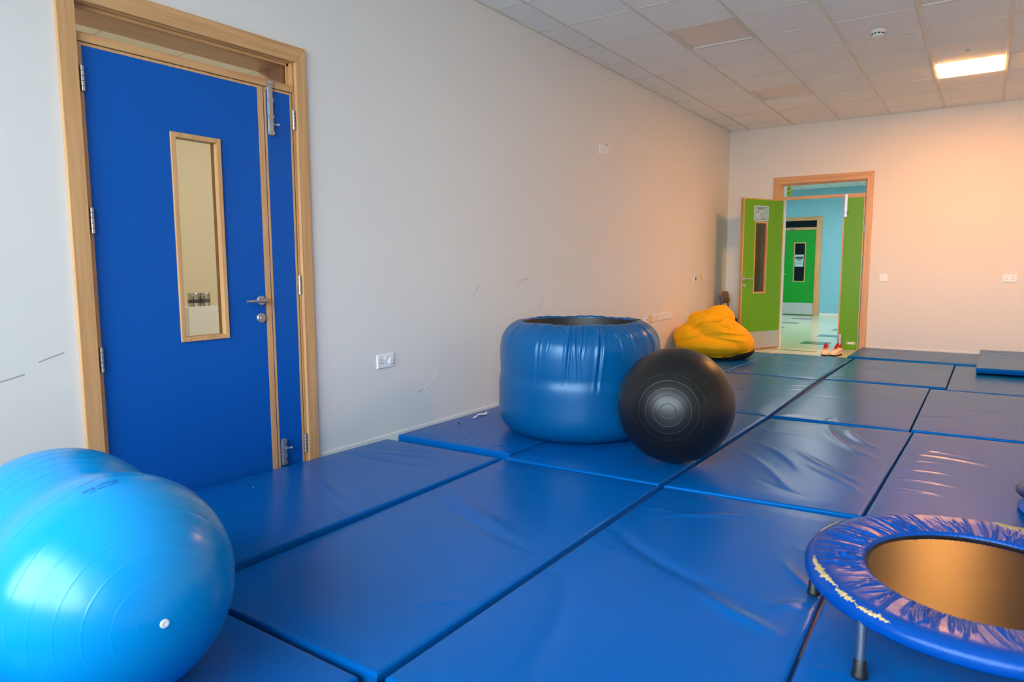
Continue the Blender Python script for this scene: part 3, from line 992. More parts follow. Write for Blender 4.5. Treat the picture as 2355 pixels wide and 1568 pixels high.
# ------------------------------------------------------------------ mats
def ridge_field(P, ridges):
    """P: (n, 2) points in metres; ridges: (p0, p1, p2, width, amp) quadratic curves"""
    z = np.zeros(len(P))
    ts = np.linspace(0, 1, 20)
    for p0, p1, p2, w, a in ridges:
        p0, p1, p2 = map(np.array, (p0, p1, p2))
        C = ((1 - ts) ** 2)[:, None] * p0 + (2 * ts * (1 - ts))[:, None] * p1 + (ts ** 2)[:, None] * p2
        best = np.full(len(P), 1e9)
        tt = np.zeros(len(P))
        for k in range(19):
            A, B = C[k], C[k + 1]
            d = B - A
            s = np.clip(((P - A) @ d) / (d @ d + 1e-12), 0, 1)
            dist = np.linalg.norm(P - (A + s[:, None] * d), axis=1)
            m = dist < best
            best[m] = dist[m]
            tt[m] = ts[k] + s[m] * (ts[k + 1] - ts[k])
        z += a * np.exp(-(best / w) ** 2) * np.clip(np.sin(PI * np.clip(tt * .9 + .08, 0, 1)), 0, 1)
    return z


def mat_mesh(corners, top, thick, seed, folds=0, edge_w=6, mid=True, puff=.004, res=.0135, extra=()):
    """corners: near-left, near-right, far-right, far-left (x, y); top: height(s) at the corners"""
    R = np.random.default_rng(seed)
    c = np.array(corners, float)
    tp = np.array(top if hasattr(top, '__len__') else [top] * 4, float)
    W = np.linalg.norm(c[1] - c[0])
    H = np.linalg.norm(c[3] - c[0])
    def axis(L):
        e = np.array([0, .0012, .003, .0055, .009, .020])
        n = max(4, int((L - .04) / res))
        mid_ = np.linspace(.020, L - .020, n + 1)[1:-1]
        return np.concatenate([e, mid_, L - e[::-1]])
    au, av = axis(W), axis(H)
    U, V = np.meshgrid(au, av)
    u, v = U.ravel() / W, V.ravel() / H
    w4 = np.stack([(1 - u) * (1 - v), u * (1 - v), u * v, (1 - u) * v], 1)
    xy = w4 @ c
    zt = w4 @ tp
    P = np.stack([U.ravel(), V.ravel()], 1)
    d = np.minimum(np.minimum(P[:, 0], W - P[:, 0]), np.minimum(P[:, 1], H - P[:, 1]))
    r = .010
    q = np.clip(r - d, 0, r)
    edge = np.sqrt(np.maximum(r * r - q * q, 0)) - r
    z = zt + edge
    inner = np.clip(d / .12, 0, 1)
    inner = inner * inner * (3 - 2 * inner)
    z += puff * (inner - 1.0) - .0022
    for k in range(3):     # slow unevenness of the foam
        a, b, ph = R.uniform(1, 4), R.uniform(1, 4), R.uniform(0, 6)
        z += .0010 * np.sin(P[:, 0] * a * 2.2 + P[:, 1] * b * 1.6 + ph) * inner
    rid = []
    if mid:
        y = H / 2 + R.uniform(-.03, .03)
        rid.append(((-.05, y), (W / 2, y + R.uniform(-.01, .01)), (W + .05, y), .016, -.0032))
    for k in range(edge_w):   # short pulls of the skin starting at an edge
        side = R.integers(0, 4)
        s = R.uniform(.08, .92)
        L = R.uniform(.10, .34)
        if side == 0:
            p0, dr = np.array([s * W, .004]), np.array([R.normal(0, .5), 1])
        elif side == 1:
            p0, dr = np.array([s * W, H - .004]), np.array([R.normal(0, .5), -1])
        elif side == 2:
            p0, dr = np.array([.004, s * H]), np.array([1, R.normal(0, .5)])
        else:
            p0, dr = np.array([W - .004, s * H]), np.array([-1, R.normal(0, .5)])
        dr = dr / np.linalg.norm(dr)
        p2 = p0 + dr * L
        p1 = (p0 + p2) / 2 + np.array([-dr[1], dr[0]]) * R.normal(0, .03)
        rid.append((p0 - dr * .03, p1, p2, R.uniform(.007, .013), R.uniform(.0014, .0034)))
    for k in range(folds):    # long soft folds right across
        p0 = np.array([R.uniform(.1, .9) * W, R.uniform(.05, .95) * H])
        a = R.uniform(-.9, .9) + (PI if R.random() < .5 else 0)
        L = R.uniform(.4, .8)
        p2 = p0 + L * np.array([math.cos(a), math.sin(a)])
        p1 = (p0 + p2) / 2 + R.normal(0, .08, 2)
        rid.append((p0, p1, p2, R.uniform(.014, .03), R.uniform(.002, .0042) * (1 if R.random() < .6 else -1)))
    rid += [(a_, b_, c_, w_, h_ * 1.5) for a_, b_, c_, w_, h_ in extra]
    z += ridge_field(P, rid) * np.clip(d / .02, 0, 1)
    nu, nv = len(au), len(av)
    vs = np.stack([xy[:, 0], xy[:, 1], z], 1)
    fs = []
    for j in range(nv - 1):
        for i in range(nu - 1):
            a = j * nu + i
            fs.append((a, a + 1, a + nu + 1, a + nu))
    # skirts down to the underside
    loop = [i for i in range(nu)] + [j * nu + nu - 1 for j in range(1, nv)] + [(nv - 1) * nu + i for i in range(nu - 2, -1, -1)] + [j * nu for j in range(nv - 2, 0, -1)]
    base = len(vs)
    zb = (w4 @ (tp - thick))
    low = vs[loop].copy()
    low[:, 2] = zb[loop] + .004
    low2 = low.copy()
    low2[:, 2] -= .004
    cc = c.mean(0)
    dirn = cc - low2[:, :2]
    low2[:, :2] += .004 * dirn / np.linalg.norm(dirn, axis=1)[:, None]
    vs = np.concatenate([vs, low, low2])
    n = len(loop)
    for k in range(n):
        k2 = (k + 1) % n
        fs.append((loop[k], base + k, base + k2, loop[k2]))
        fs.append((base + k, base + n + k, base + n + k2, base + k2))
    fs.append(tuple(range(base + n, base + 2 * n)))
    return vs, fs


def make_mat(label, corners, top=MT, bottom=ZF, seed=0, group='blue gym mats laid over the floor', **kw):
    tp = np.array(top if hasattr(top, '__len__') else [top] * 4, float)
    vs, fs = mat_mesh(corners, tp, tp - bottom, seed, **kw)
    me = bpy.data.meshes.new('gym_mat')
    c = np.array([np.mean([q[0] for q in corners]), np.mean([q[1] for q in corners]), bottom])
    me.from_pydata((vs - c).tolist(), [], fs)
    me.polygons.foreach_set('use_smooth', [True] * len(me.polygons))
    me.materials.append(MAT['mat'])
    o = bpy.data.objects.new('gym_mat', me)
    COL.objects.link(o)
    o.location = Vector(c)
    WLOC[o.name] = c
    return tag(o, label, 'mat', group)


# left column, along the wall
make_mat('blue mat lying against the left wall in front of the blue door', [(.026, -3.14), (.945, -3.14), (.908, -1.236), (.030, -1.270)], [.078, .074, .052, .050], seed=11, folds=1, mid=False,
         extra=[((.1, 1.22), (.4, .95), (.93, .82), .018, .0035), ((.05, 1.55), (.4, 1.60), (.8, 1.75), .016, .003), ((.05, 1.45), (.4, 1.44), (.85, 1.50), .02, -.003), ((.1, 1.66), (.4, 1.72), (.7, 1.84), .012, .0024)])
make_mat('blue mat under the back of the blue tube, white scrap on it', [(.012, -1.146), (.893, -1.112), (.900, .800), (.012, .800)], [.050, .050, .045, .045], seed=12, edge_w=8,
         extra=[((.62, .0), (.60, .10), (.52, .22), .012, .003), ((.70, .0), (.70, .10), (.76, .17), .010, .0028), ((.52, .02), (.42, .2), (.40, .36), .016, -.003), ((.80, .0), (.82, .06), (.86, .10), .009, .0025)])
make_mat('blue mat against the left wall between the blue tube and the beanbag', [(.012, .825), (.905, .825), (.925, 2.75), (.012, 2.75)], seed=13)
make_mat('blue mat in the far left corner under the yellow beanbag', [(.012, 2.775), (.950, 2.785), (.985, 4.69), (.012, 4.69)], MT - .003, seed=14)
# second column
make_mat('blue mat at the bottom edge beneath the valve end of the big blue roll', [(.95, -5.05), (1.815, -5.05), (1.822, -3.182), (.95, -3.182)], MT - .0015, seed=20, mid=False)
make_mat('blue mat in the middle foreground between the blue roll and the blue tube', [(.957, -3.160), (1.862, -3.152), (1.862, -1.172), (.922, -1.222)], seed=21, folds=2, mid=False, edge_w=4,
         extra=[((.02, 1.25), (.35, 1.02), (.88, .90), .022, -.0035), ((.0, 1.42), (.3, 1.15), (.7, 1.0), .03, .0045)])
make_mat('blue mat under the front of the blue tube and the black ball', [(.920, -1.190), (1.856, -1.146), (1.900, .808), (.928, .790)], seed=22, edge_w=10,
         extra=[((.93, .75), (.8, .85), (.66, .86), .010, .003), ((.93, .62), (.8, .70), (.6, .66), .010, .0026)])
make_mat('blue mat behind the black ball, running towards the green door', [(.930, .816), (1.900, .824), (1.885, 2.755), (.950, 2.757)], seed=23)
make_mat('blue mat ending at the sill of the open green door', [(.968, 2.790), (1.882, 2.785), (1.920, 4.690), (.998, 4.694)], seed=24)
# third column
make_mat('blue mat at the bottom centre edge of the picture, only a sliver showing', [(1.90, -5.05), (2.79, -5.05), (2.80, -3.168), (1.862, -3.176)], seed=30, mid=False)
make_mat('large blue mat in the centre foreground with a foot of the trampoline on it', [(1.888, -3.146), (2.815, -3.146), (2.772, -1.128), (1.898, -1.186)], seed=31, folds=4, mid=False, edge_w=5,
         extra=[((.02, 1.35), (.3, 1.05), (.75, .95), .03, -.005), ((.55, .95), (.7, .85), (.88, .80), .026, .006), ((.9, 1.17), (.8, 1.22), (.76, 1.36), .020, .006), ((.93, 1.08), (.84, 1.04), (.80, .92), .018, .005),
                ((.35, .1), (.25, .6), (.05, .9), .04, -.005), ((.15, 1.55), (.3, 1.7), (.6, 1.78), .02, .0035)])
make_mat('blue mat right of the black ball, with long bright folds across it', [(1.886, -1.150), (2.788, -1.068), (2.840, .842), (1.936, .752)], seed=32, folds=2, mid=False, edge_w=8,
         extra=[((.40, 1.86), (.50, 1.3), (.86, 1.02), .022, .0055), ((.55, 1.80), (.58, 1.5), (.84, 1.25), .020, .005), ((.05, 1.15), (.35, 1.0), (.55, .5), .024, .0045), ((.42, 1.0), (.6, .7), (.89, .45), .020, .0045), ((.5, .75), (.7, .55), (.88, .30), .02, .004),
                ((.1, .9), (.35, .6), (.6, .15), .022, .004)])
make_mat('blue mat straight behind the one with the long bright folds', [(1.926, .862), (2.818, .884), (2.824, 2.825), (1.936, 2.806)], seed=33, folds=2, edge_w=8)
make_mat('far blue mat whose right edge juts past the mat in front of it', [(1.926, 2.868), (2.944, 2.958), (2.956, 4.700), (1.944, 4.658)], seed=34, edge_w=6)
# fourth column
make_mat('blue mat at the lower right beneath the trampoline', [(2.822, -3.06), (3.76, -3.06), (3.76, -1.10), (2.782, -1.075)], seed=40, folds=3, mid=False,
         extra=[((.05, 1.35), (.2, 1.3), (.4, 1.32), .016, .004)])
make_mat('blue mat just beyond the trampoline, with short bright ripples at its left edge', [(2.800, -1.040), (3.76, -1.040), (3.76, .905), (2.846, .845)], seed=41, folds=1, mid=False, edge_w=6,
         extra=[((.0, 1.38), (.2, 1.40), (.5, 1.28), .013, .0042), ((.0, 1.22), (.2, 1.32), (.62, 1.12), .016, .0055), ((.0, 1.05), (.15, 1.12), (.30, 1.12), .011, .0038), ((.0, .85), (.15, .92), (.34, .86), .012, .0045), ((.0, .66), (.15, .72), (.36, .64), .012, .0045),
                ((.0, .5), (.15, .54), (.3, .46), .012, .0035)])
make_mat('blue mat at the right picture edge, one beyond the rippled mat', [(2.826, .930), (3.76, .962), (3.76, 2.82), (2.831, 2.782)], seed=42, folds=1, edge_w=5)
make_mat('blue mat far right, partly under the thick blue mat', [(2.954, 2.842), (3.92, 2.85), (3.92, 4.66), (2.964, 4.64)], seed=43, edge_w=8)
# along the far wall
make_mat('blue mat lying along the foot of the far wall, right of the green door', [(1.850, 4.720), (3.80, 4.690), (3.80, 5.815), (1.862, 5.800)], .060, seed=44, mid=False, edge_w=7)
vs_top = .112
o = make_mat('thick pale-topped blue mat lying on top of others at the far right', [(3.158, 3.93), (4.40, 4.03), (4.40, 5.78), (3.180, 5.74)], vs_top + .01, .0655, seed=45, mid=False, edge_w=3)
o.name = 'thick_mat'

# ------------------------------------------------------------------ big blue peanut roll
def peanut(n_s=150, n_t=150):
    R, half = .292, .1985
    c1 = np.array([1.366, -3.595, MT + R])
    ax = np.array([.996, -.085, 0])
    ax /= np.linalg.norm(ax)
    mid_ = c1 - ax * half
    return R, half, mid_, ax


RR, HALF, MIDP, AX = peanut()
SIDE = np.cross((0, 0, 1), AX)


def roll_radius(s):
    """radius at axial position s from the waist"""
    s = np.asarray(s, float)
    lobe = np.sqrt(np.maximum(RR ** 2 - np.maximum(np.abs(s) - HALF, -9) ** 2, 0))
    k = .030
    waist = .242 + .10 * (np.abs(s) / HALF) ** 2
    lo = np.where(np.abs(s) < HALF, np.sqrt(np.maximum(RR ** 2 - (HALF - np.abs(s)) ** 2, 0)), lobe)
    w = np.clip((HALF - np.abs(s)) / HALF, 0, 1)
    return lo + np.where(np.abs(s) < HALF, (w ** 3) * (.260 - np.sqrt(RR ** 2 - HALF ** 2)) , 0)


def roll_point(s, t, extra=0.0):
    r = float(roll_radius(s)) + extra
    return MIDP + AX * s + r * (math.cos(t) * np.array([0, 0, 1.0]) + math.sin(t) * SIDE)


e = empty('peanut_roll', (float(MIDP[0]), float(MIDP[1]), MT))
tag(e, 'big shiny bright blue peanut-shaped exercise roll with a white valve', 'exercise roll')
smax = HALF + RR
ss = []
for q in np.linspace(0, PI, 1000):
    ss.append(-smax * math.cos(q))
ss = np.array(ss)
rings = []
for sg in (1, -1):
    for a in (.055, .11, .168, .225, .280, .335):           # rings moulded round each end, by arc angle
        th = a / RR
        rings.append(sg * (HALF + RR * math.cos(th)))
    for a in (.03, .075, .115, .155, .195):
        rings.append(sg * (HALF - a + .05))
rad = roll_radius(ss)
for g in rings:
    local = np.interp(g, ss, np.gradient(rad, ss))
    wdt = .0016 / math.sqrt(1 + min(local, 6) ** 2 if abs(local) < 6 else 37)
    rad = rad + .0010 * np.exp(-((ss - g) / max(wdt, .0005)) ** 2)
rad[0] = rad[-1] = 0
m = MB()
nt_ = 120
tt = np.linspace(0, 2 * PI, nt_, endpoint=False)
vs = []
for s, r in zip(ss, rad):
    for t in tt:
        vs.append(MIDP + AX * s + max(r, 1e-5) * (math.cos(t) * np.array([0, 0, 1.0]) + math.sin(t) * SIDE))
fs = [(i * nt_ + k, i * nt_ + (k + 1) % nt_, (i + 1) * nt_ + (k + 1) % nt_, (i + 1) * nt_ + k) for i in range(len(ss) - 1) for k in range(nt_)]
vs = np.array(vs)
vs[:, 2] = np.maximum(vs[:, 2], MT + .0005)
m.add(vs, fs)
obj('skin', m, 'roll', e, smooth=True, sharp=0)
pole = MIDP + AX * smax
obj('valve', MB().lathe([(.0105, -.002), (.0105, .0015), (.009, .003), (.004, .003), (.0035, .0015), (0, .0015)], pole, 24, AX), 'white', e, smooth=True)
# printed name on the near lobe: reads towards the camera, upside down in the picture
def print_fn(x, y, s0=.240, t0=-.106):
    s = s0 + y + .15 * x
    r = float(roll_radius(s))
    t = t0 - x / r
    # the reading direction runs from the back (+y) towards the camera (-y)
    p = MIDP + AX * s + (r + .0012) * (math.cos(t) * np.array([0, 0, 1.0]) + math.sin(t) * SIDE)
    return tuple(p)


obj('print', text_faces('Physio Roll', .0185, lambda x, y: print_fn(x, y)), 'inkblue', e)
m = MB()
rg = random.Random(3)
for yy, n, x0 in ((-.043, 17, -.060), (.013, 11, -.042)):
    for k in range(n):
        a = x0 + k * .0066
        w = .0052 if rg.random() > .18 else 0
        if w:
            m.add([print_fn(a, yy), print_fn(a + w, yy), print_fn(a + w, yy + .0028), print_fn(a, yy + .0028)], [(0, 1, 2, 3)])
obj('small_print', m, 'inkblue', e)['kind'] = 'stuff'

# ------------------------------------------------------------------ black ball
BC, BR = np.array([1.772, -.719, MT + .327]), .327
bax = np.array([.245, -.965, .086])
e = empty('exercise_ball', (BC[0], BC[1], MT))
tag(e, 'large black exercise ball in front of the blue tube', 'exercise ball')
th = np.concatenate([np.linspace(0, .9, 700), np.linspace(.9, PI, 200)[1:]])
rr = np.full_like(th, BR)
for k in range(1, 9):
    g = .128 * k - .002
    rr += (.0006 if k < 6 else .0002) * np.exp(-((th - g) / .0038) ** 2)
for k in range(1, 9):
    g = PI - .128 * k
    rr += .0008 * np.exp(-((th - g) / .012) ** 2)
prof = [(r * math.sin(t), r * math.cos(t)) for r, t in zip(rr, th)]
m = MB().lathe(prof, BC, 120, -bax)
m.v = [(x, y, max(z, MT + .0005)) for x, y, z in m.v]
# lathe axis points away from the camera, so flip the profile towards it
m2 = MB().lathe([(r, h) for r, h in prof], BC, 120, bax)
m2.v = [(x, y, max(z, MT + .0005)) for x, y, z in m2.v]
obj('skin', m2, 'ballblack', e, smooth=True, sharp=0)
obj('valve', MB().lathe([(.011, -.002), (.011, .002), (.008, .003), (0, .003)], BC - BR * bax / np.linalg.norm(bax), 20, -bax), 'white', e, smooth=True)

# ------------------------------------------------------------------ blue inflatable tube standing on end
TC = np.array([.926, -.316])
TH = .752
e = empty('inflatable_tube', (TC[0], TC[1], MT))
tag(e, 'big blue inflatable tube standing on end with a dark hollow inside', 'inflatable tube')
prof = [(.383, .728), (.384, .740), (.389, .746), (.398, .749), (.414, .748), (.442, .738), (.475, .716), (.505, .686), (.526, .650), (.538, .610), (.543, .560), (.5435, .500), (.542, .450), (.540, .415), (.5425, .388),
        (.548, .360), (.551, .320), (.552, .260), (.553, .200), (.552, .155), (.545, .110), (.530, .072), (.508, .042), (.480, .020), (.450, .006), (.42, .001), (.38, .0005)]
pr = np.array(prof)
L = np.concatenate([[0], np.cumsum(np.linalg.norm(np.diff(pr, axis=0), axis=1))])
# smooth the profile (Catmull-Rom)
def crom(P, n):
    Q = np.vstack([2 * P[0] - P[1], P, 2 * P[-1] - P[-2]])
    out = []
    for i in range(1, len(Q) - 2):
        for t in np.linspace(0, 1, n, endpoint=False):
            a, b, c, d_ = Q[i - 1], Q[i], Q[i + 1], Q[i + 2]
            out.append(.5 * ((2 * b) + (-a + c) * t + (2 * a - 5 * b + 4 * c - d_) * t * t + (-a + 3 * b - 3 * c + d_) * t ** 3))
    out.append(P[-1])
    return np.array(out)
pf = crom(pr, 5)
NT = 720
ang = np.linspace(0, 2 * PI, NT, endpoint=False)
R_ = np.random.default_rng(8)
rad = np.repeat(pf[:, 0][:, None], NT, 1)
hz = np.repeat(pf[:, 1][:, None], NT, 1)
camdir = math.atan2(-4.4056 - TC[1], 3.1857 - TC[0])
def crease(a0, h_top, h_bot, w, amp, lean=0.0):
    """a tuck running down from the rim, fading at its lower end"""
    h = hz
    s = np.clip((h_top - h) / max(h_top - h_bot, 1e-3), -1, 2)
    a = ang[None, :] - (a0 + lean * s)
    a = (a + PI) % (2 * PI) - PI
    fade = np.clip(1.0 - np.maximum(s, 0), 0, 1) ** .8 * (s > -.6)
    arc = a * .55
    g = -np.exp(-(arc / w) ** 2) + .55 * np.exp(-((np.abs(arc) - 2.0 * w) / (1.2 * w)) ** 2)
    return amp * g * fade
outer = (pf[:, 0] > .40)[:, None]
k = 0
for a0 in np.arange(0, 2 * PI, .19):
    a = a0 + R_.normal(0, .03)
    rad += crease(a, .745, R_.uniform(.52, .68), R_.uniform(.003, .005), R_.uniform(.002, .005), R_.normal(0, .05)) * outer
for da, hb, w, amp, ln in ((-.49, .36, .008, .008, -.03), (-.10, .38, .010, .013, -.05), (-.04, .40, .006, .007, .03), (.27, .33, .010, .013, -.08), (.06, .55, .006, .008, -.04), (-.33, .58, .005, .006, -.05), (.45, .50, .006, .007, .08), (.62, .45, .007, .008, .10), (.85, .42, .007, .008, .08), (1.02, .45, .007, .009, .06), (-.75, .5, .006, .006, -.05), (-1.0, .48, .006, .006, -.04)):
    rad += crease(camdir + da, .74, hb, w, amp, ln) * outer
low = hz < .2
for a0 in np.arange(0, 2 * PI, .12):
    a = a0 + R_.normal(0, .04)
    s = np.clip(hz / R_.uniform(.08, .16), 0, 1)
    d_ = (ang[None, :] - a - .06 * s + PI) % (2 * PI) - PI
    rad += -R_.uniform(.0015, .004) * np.exp(-(d_ * .5 / .005) ** 2) * (1 - s) * low
hz = hz + .003 * np.sin(ang * 7 + 1)[None, :] * np.clip((hz - .65) / .1, 0, 1) + .0016 * np.sin(ang * 31)[None, :] * np.clip((hz - .70) / .05, 0, 1)
X = TC[0] + rad * np.cos(ang)[None, :]
Y = TC[1] + rad * np.sin(ang)[None, :]
Zz = np.maximum(hz, .0006) + MT
vs = np.stack([X.ravel(), Y.ravel(), Zz.ravel()], 1)
n = len(pf)
fs = [(i * NT + q, i * NT + (q + 1) % NT, (i + 1) * NT + (q + 1) % NT, (i + 1) * NT + q) for i in range(n - 1) for q in range(NT)]
m = MB()
m.v = vs.tolist()
m.f = fs
obj('cover', m, 'tube', e, smooth=True, sharp=0)
obj('inner_lining', MB().lathe([(.3835, .738), (.378, .70), (.362, .62), (.33, .52), (.285, .40), (.29, .22), (.33, .10), (.36, .03), (.36, .002), (0, .002)], (TC[0], TC[1], MT), 120), 'lining', e, smooth=True)
def rim(a, dr, z):
    return (TC[0] + (.392 + dr) * math.cos(a), TC[1] + (.372 + dr) * math.sin(a), MT + z)
# a dark flap folded over the rim on the right, with a white tag beside it
fa = camdir + 1.55
m = MB()
vs = []
for i in range(9):
    a = fa - .16 + .32 * i / 8
    vs += [rim(a, -.030, .700), rim(a, -.022, .745), rim(a, .0, .7545), rim(a, .022, .7555)]
m.add(vs, [(4 * i + j, 4 * i + j + 1, 4 * i + j + 5, 4 * i + j + 4) for i in range(8) for j in range(3)])
obj('flap', m, 'beandark', e, smooth=True)
m = MB()
m.add([rim(fa - .20, .0, .758), rim(fa - .165, .0, .758), rim(fa - .165, .05, .752), rim(fa - .20, .05, .752)], [(0, 1, 2, 3)])
obj('tag', m, 'white', e)

# ------------------------------------------------------------------ trampoline
TR = np.array([3.224, -2.040])
TZ, TTX, TTY = .218, .010, .036
e = empty('trampoline', (TR[0], TR[1], MT))
tag(e, 'small round trampoline with a worn blue padded rim and grey legs', 'trampoline')
RO, RI = .474, .303


def tz(x, y):
    return MT - .045 + TZ + .045 - .008 + TTX * (x - TR[0]) + TTY * (y - TR[1])


NTR = 1080
ang = np.linspace(0, 2 * PI, NTR, endpoint=False)
R_ = np.random.default_rng(21)
# profile of the pad: inner hem, gathered top, rounded outer edge, side drop and turned-under hem
prof = [(RI - .004, -.012), (RI, -.003), (RI + .004, .001), (RI + .012, .002), (RI + .030, .004), (RI + .050, .006), (RI + .070, .008), (RI + .090, .010), (RI + .110, .011), (RI + .128, .011), (RI + .143, .009), (RO - .018, .005),
        (RO - .009, -.001), (RO - .003, -.009), (RO, -.018), (RO, -.028), (RO - .002, -.036), (RO - .008, -.042), (RO - .020, -.044)]
pf = crom(np.array(prof), 3)
rad = np.repeat(pf[:, 0][:, None], NTR, 1)
hz = np.repeat(pf[:, 1][:, None], NTR, 1)
u = np.clip((rad - RI) / (RO - RI), 0, 1)
env = np.clip((u - .03) / .10, 0, 1) * np.clip((.92 - u) / .30, 0, 1)
on_top = (np.arange(len(pf)) < len(pf) * .68)[:, None]
wr = np.zeros_like(hz)
for k in range(230):
    a0 = R_.uniform(0, 2 * PI)
    w = R_.uniform(.0020, .0052)
    lean = R_.normal(.10, .10)
    ext = R_.uniform(.45, 1.0)
    d_ = (ang[None, :] - a0 - lean * (u - .2) + PI) % (2 * PI) - PI
    wr += R_.uniform(.0012, .0040) * np.exp(-(d_ * rad / w) ** 2) * np.clip((ext - u) / .25, 0, 1)
wr = wr - wr.mean()
hz = hz + wr * env * on_top * 1.25
hz = hz + .0012 * np.sin(ang * 130)[None, :] * np.exp(-((u - .03) / .03) ** 2)
bulge = sum(np.exp(-((((ang - math.radians(q)) + PI) % (2 * PI) - PI) / .10) ** 2) for q in (150, 174 - 60))
rad = rad + (.008 * bulge)[None, :] * np.clip(u - .5, 0, 1)
X = TR[0] + rad * np.cos(ang)[None, :]
Y = TR[1] + rad * np.sin(ang)[None, :]
Zz = tz(X, Y) + hz
vs = np.stack([X.ravel(), Y.ravel(), Zz.ravel()], 1)
m = MB()
m.v = vs.tolist()
m.f = [(i * NTR + q, i * NTR + (q + 1) % NTR, (i + 1) * NTR + (q + 1) % NTR, (i + 1) * NTR + q) for i in range(len(pf) - 1) for q in range(NTR)]
pad = obj('rim_pad', m, 'pad', e, smooth=True, sharp=0)


def pad_pt(a, u_, lift=.0015):
    r = RI + u_ * (RO - RI)
    i = int(round((a % (2 * PI)) / (2 * PI) * NTR)) % NTR
    j = int(np.argmin(np.abs(pf[:int(len(pf) * .7), 0] - r)))
    return np.array([X[j, i], Y[j, i], Zz[j, i] + lift])


def tear(a0, a1, u0, u1, seed):
    """ragged split in the pad showing old yellow foam"""
    g = np.random.default_rng(seed)
    n_ = 26
    vs_, fs_ = [], []
    for i in range(n_ + 1):
        s = i / n_
        a = a0 + (a1 - a0) * s
        half = (u1 - u0) / 2 * math.sin(PI * (s * .96 + .02)) * g.uniform(.55, 1.15)
        c_ = (u0 + u1) / 2 + g.normal(0, .012)
        for q, lf in ((-1, .0002), (0, .0032), (1, .0002)):
            vs_.append(pad_pt(a, c_ + q * half, lf))
    for i in range(n_):
        for j in range(2):
            fs_.append((3 * i + j, 3 * i + j + 1, 3 * i + j + 4, 3 * i + j + 3))
    obj('exposed_foam', MB().add(vs_, fs_), 'foam', pad, smooth=True)


R2D = math.radians
tear(R2D(196), R2D(222), .80, .93, 1)
tear(R2D(222), R2D(232), .86, .95, 2)
tear(R2D(232), R2D(246), .90, .97, 3)
tear(R2D(152), R2D(168), .90, 1.0, 4)
tear(R2D(62), R2D(86), .55, 1.0, 5)
# jumping bed, its black edge band and elastic strip
m = MB()
prof = [(0, -.016), (.10, -.0155), (.20, -.0145), (.27, -.0135), (RI + .004, -.0125)]
vs = []
for r, h in prof:
    for t in np.linspace(0, 2 * PI, 144, endpoint=False):
        x, y = TR[0] + max(r, 1e-4) * math.cos(t), TR[1] + max(r, 1e-4) * math.sin(t)
        vs.append((x, y, tz(x, y) + h))
m.add(vs, [(i * 144 + k, i * 144 + (k + 1) % 144, (i + 1) * 144 + (k + 1) % 144, (i + 1) * 144 + k) for i in range(4) for k in range(144)])
obj('jumping_bed', m, 'bed', e, smooth=True)
m = MB()
vs = []
for r, h in ((RI - .012, -.0126), (RI - .010, -.011), (RI - .003, -.009), (RI + .002, -.004)):
    for t in np.linspace(0, 2 * PI, 144, endpoint=False):
        x, y = TR[0] + r * math.cos(t), TR[1] + r * math.sin(t)
        vs.append((x, y, tz(x, y) + h))
m.add(vs, [(i * 144 + k, i * 144 + (k + 1) % 144, (i + 1) * 144 + (k + 1) % 144, (i + 1) * 144 + k) for i in range(3) for k in range(144)])
obj('edge_band', m, 'black', e, smooth=True)
m = MB()
pts = []
for t in np.linspace(0, 2 * PI, 97):
    x, y = TR[0] + (RO - .028) * math.cos(t), TR[1] + (RO - .028) * math.sin(t)
    pts.append((x, y, tz(x, y) - .026))
m.tube(pts, .0125, 12, caps=False)
obj('frame_ring', m, 'chrome', e, smooth=True)
for q in (173.5, 236.0, 296, 355, 55, 114):
    a = R2D(q)
    x, y = TR[0] + .462 * math.cos(a), TR[1] + .462 * math.sin(a)
    zt_ = tz(x, y) - .030
    obj('leg', MB().tube([(x, y, MT + .012), (x, y, zt_)], .0125, 20), 'chrome', e, smooth=True)
    lg = bpy.data.objects[[o.name for o in COL.objects if o.name.startswith('leg')][-1]]
    lg = [o for o in e.children if o.name.split('.')[0] == 'leg'][-1]
    obj('rubber_foot', MB().lathe([(0, .0005), (.0205, .0005), (.0215, .003), (.0205, .012), (.0175, .018), (.0165, .046), (.0145, .049), (.0126, .049)], (x, y, MT), 24), 'rubber', e, smooth=True)

# ------------------------------------------------------------------ dark navy padded dome at the right picture edge
e = empty('padded_dome', (3.605, -.575, MT))
tag(e, 'dark navy padded cushion cut off by the right picture edge', 'cushion')
obj('top_pad', MB().lathe([(0, .125), (.12, .124), (.20, .119), (.238, .108), (.250, .094), (.246, .082), (.232, .074), (.21, .070), (0, .070)], (3.605, -.575, MT), 72), 'navy', e, smooth=True)
obj('base_pad', MB().lathe([(.20, .071), (.205, .060), (.222, .045), (.236, .028), (.240, .014), (.234, .004), (.22, .0008), (0, .0008)], (3.605, -.575, MT), 72), 'mat_side', e, smooth=True)

# ------------------------------------------------------------------ yellow beanbag
def ico_like(nu=64, nv=40):
    vs_, fs_ = [], []
    for j in range(nv + 1):
        p_ = PI * j / nv
        for i in range(nu):
            t_ = 2 * PI * i / nu
            vs_.append((math.sin(p_) * math.cos(t_), math.sin(p_) * math.sin(t_), math.cos(p_)))
    for j in range(nv):
        for i in range(nu):
            fs_.append((j * nu + i, (j + 1) * nu + i, (j + 1) * nu + (i + 1) % nu, j * nu + (i + 1) % nu))
    return np.array(vs_), fs_


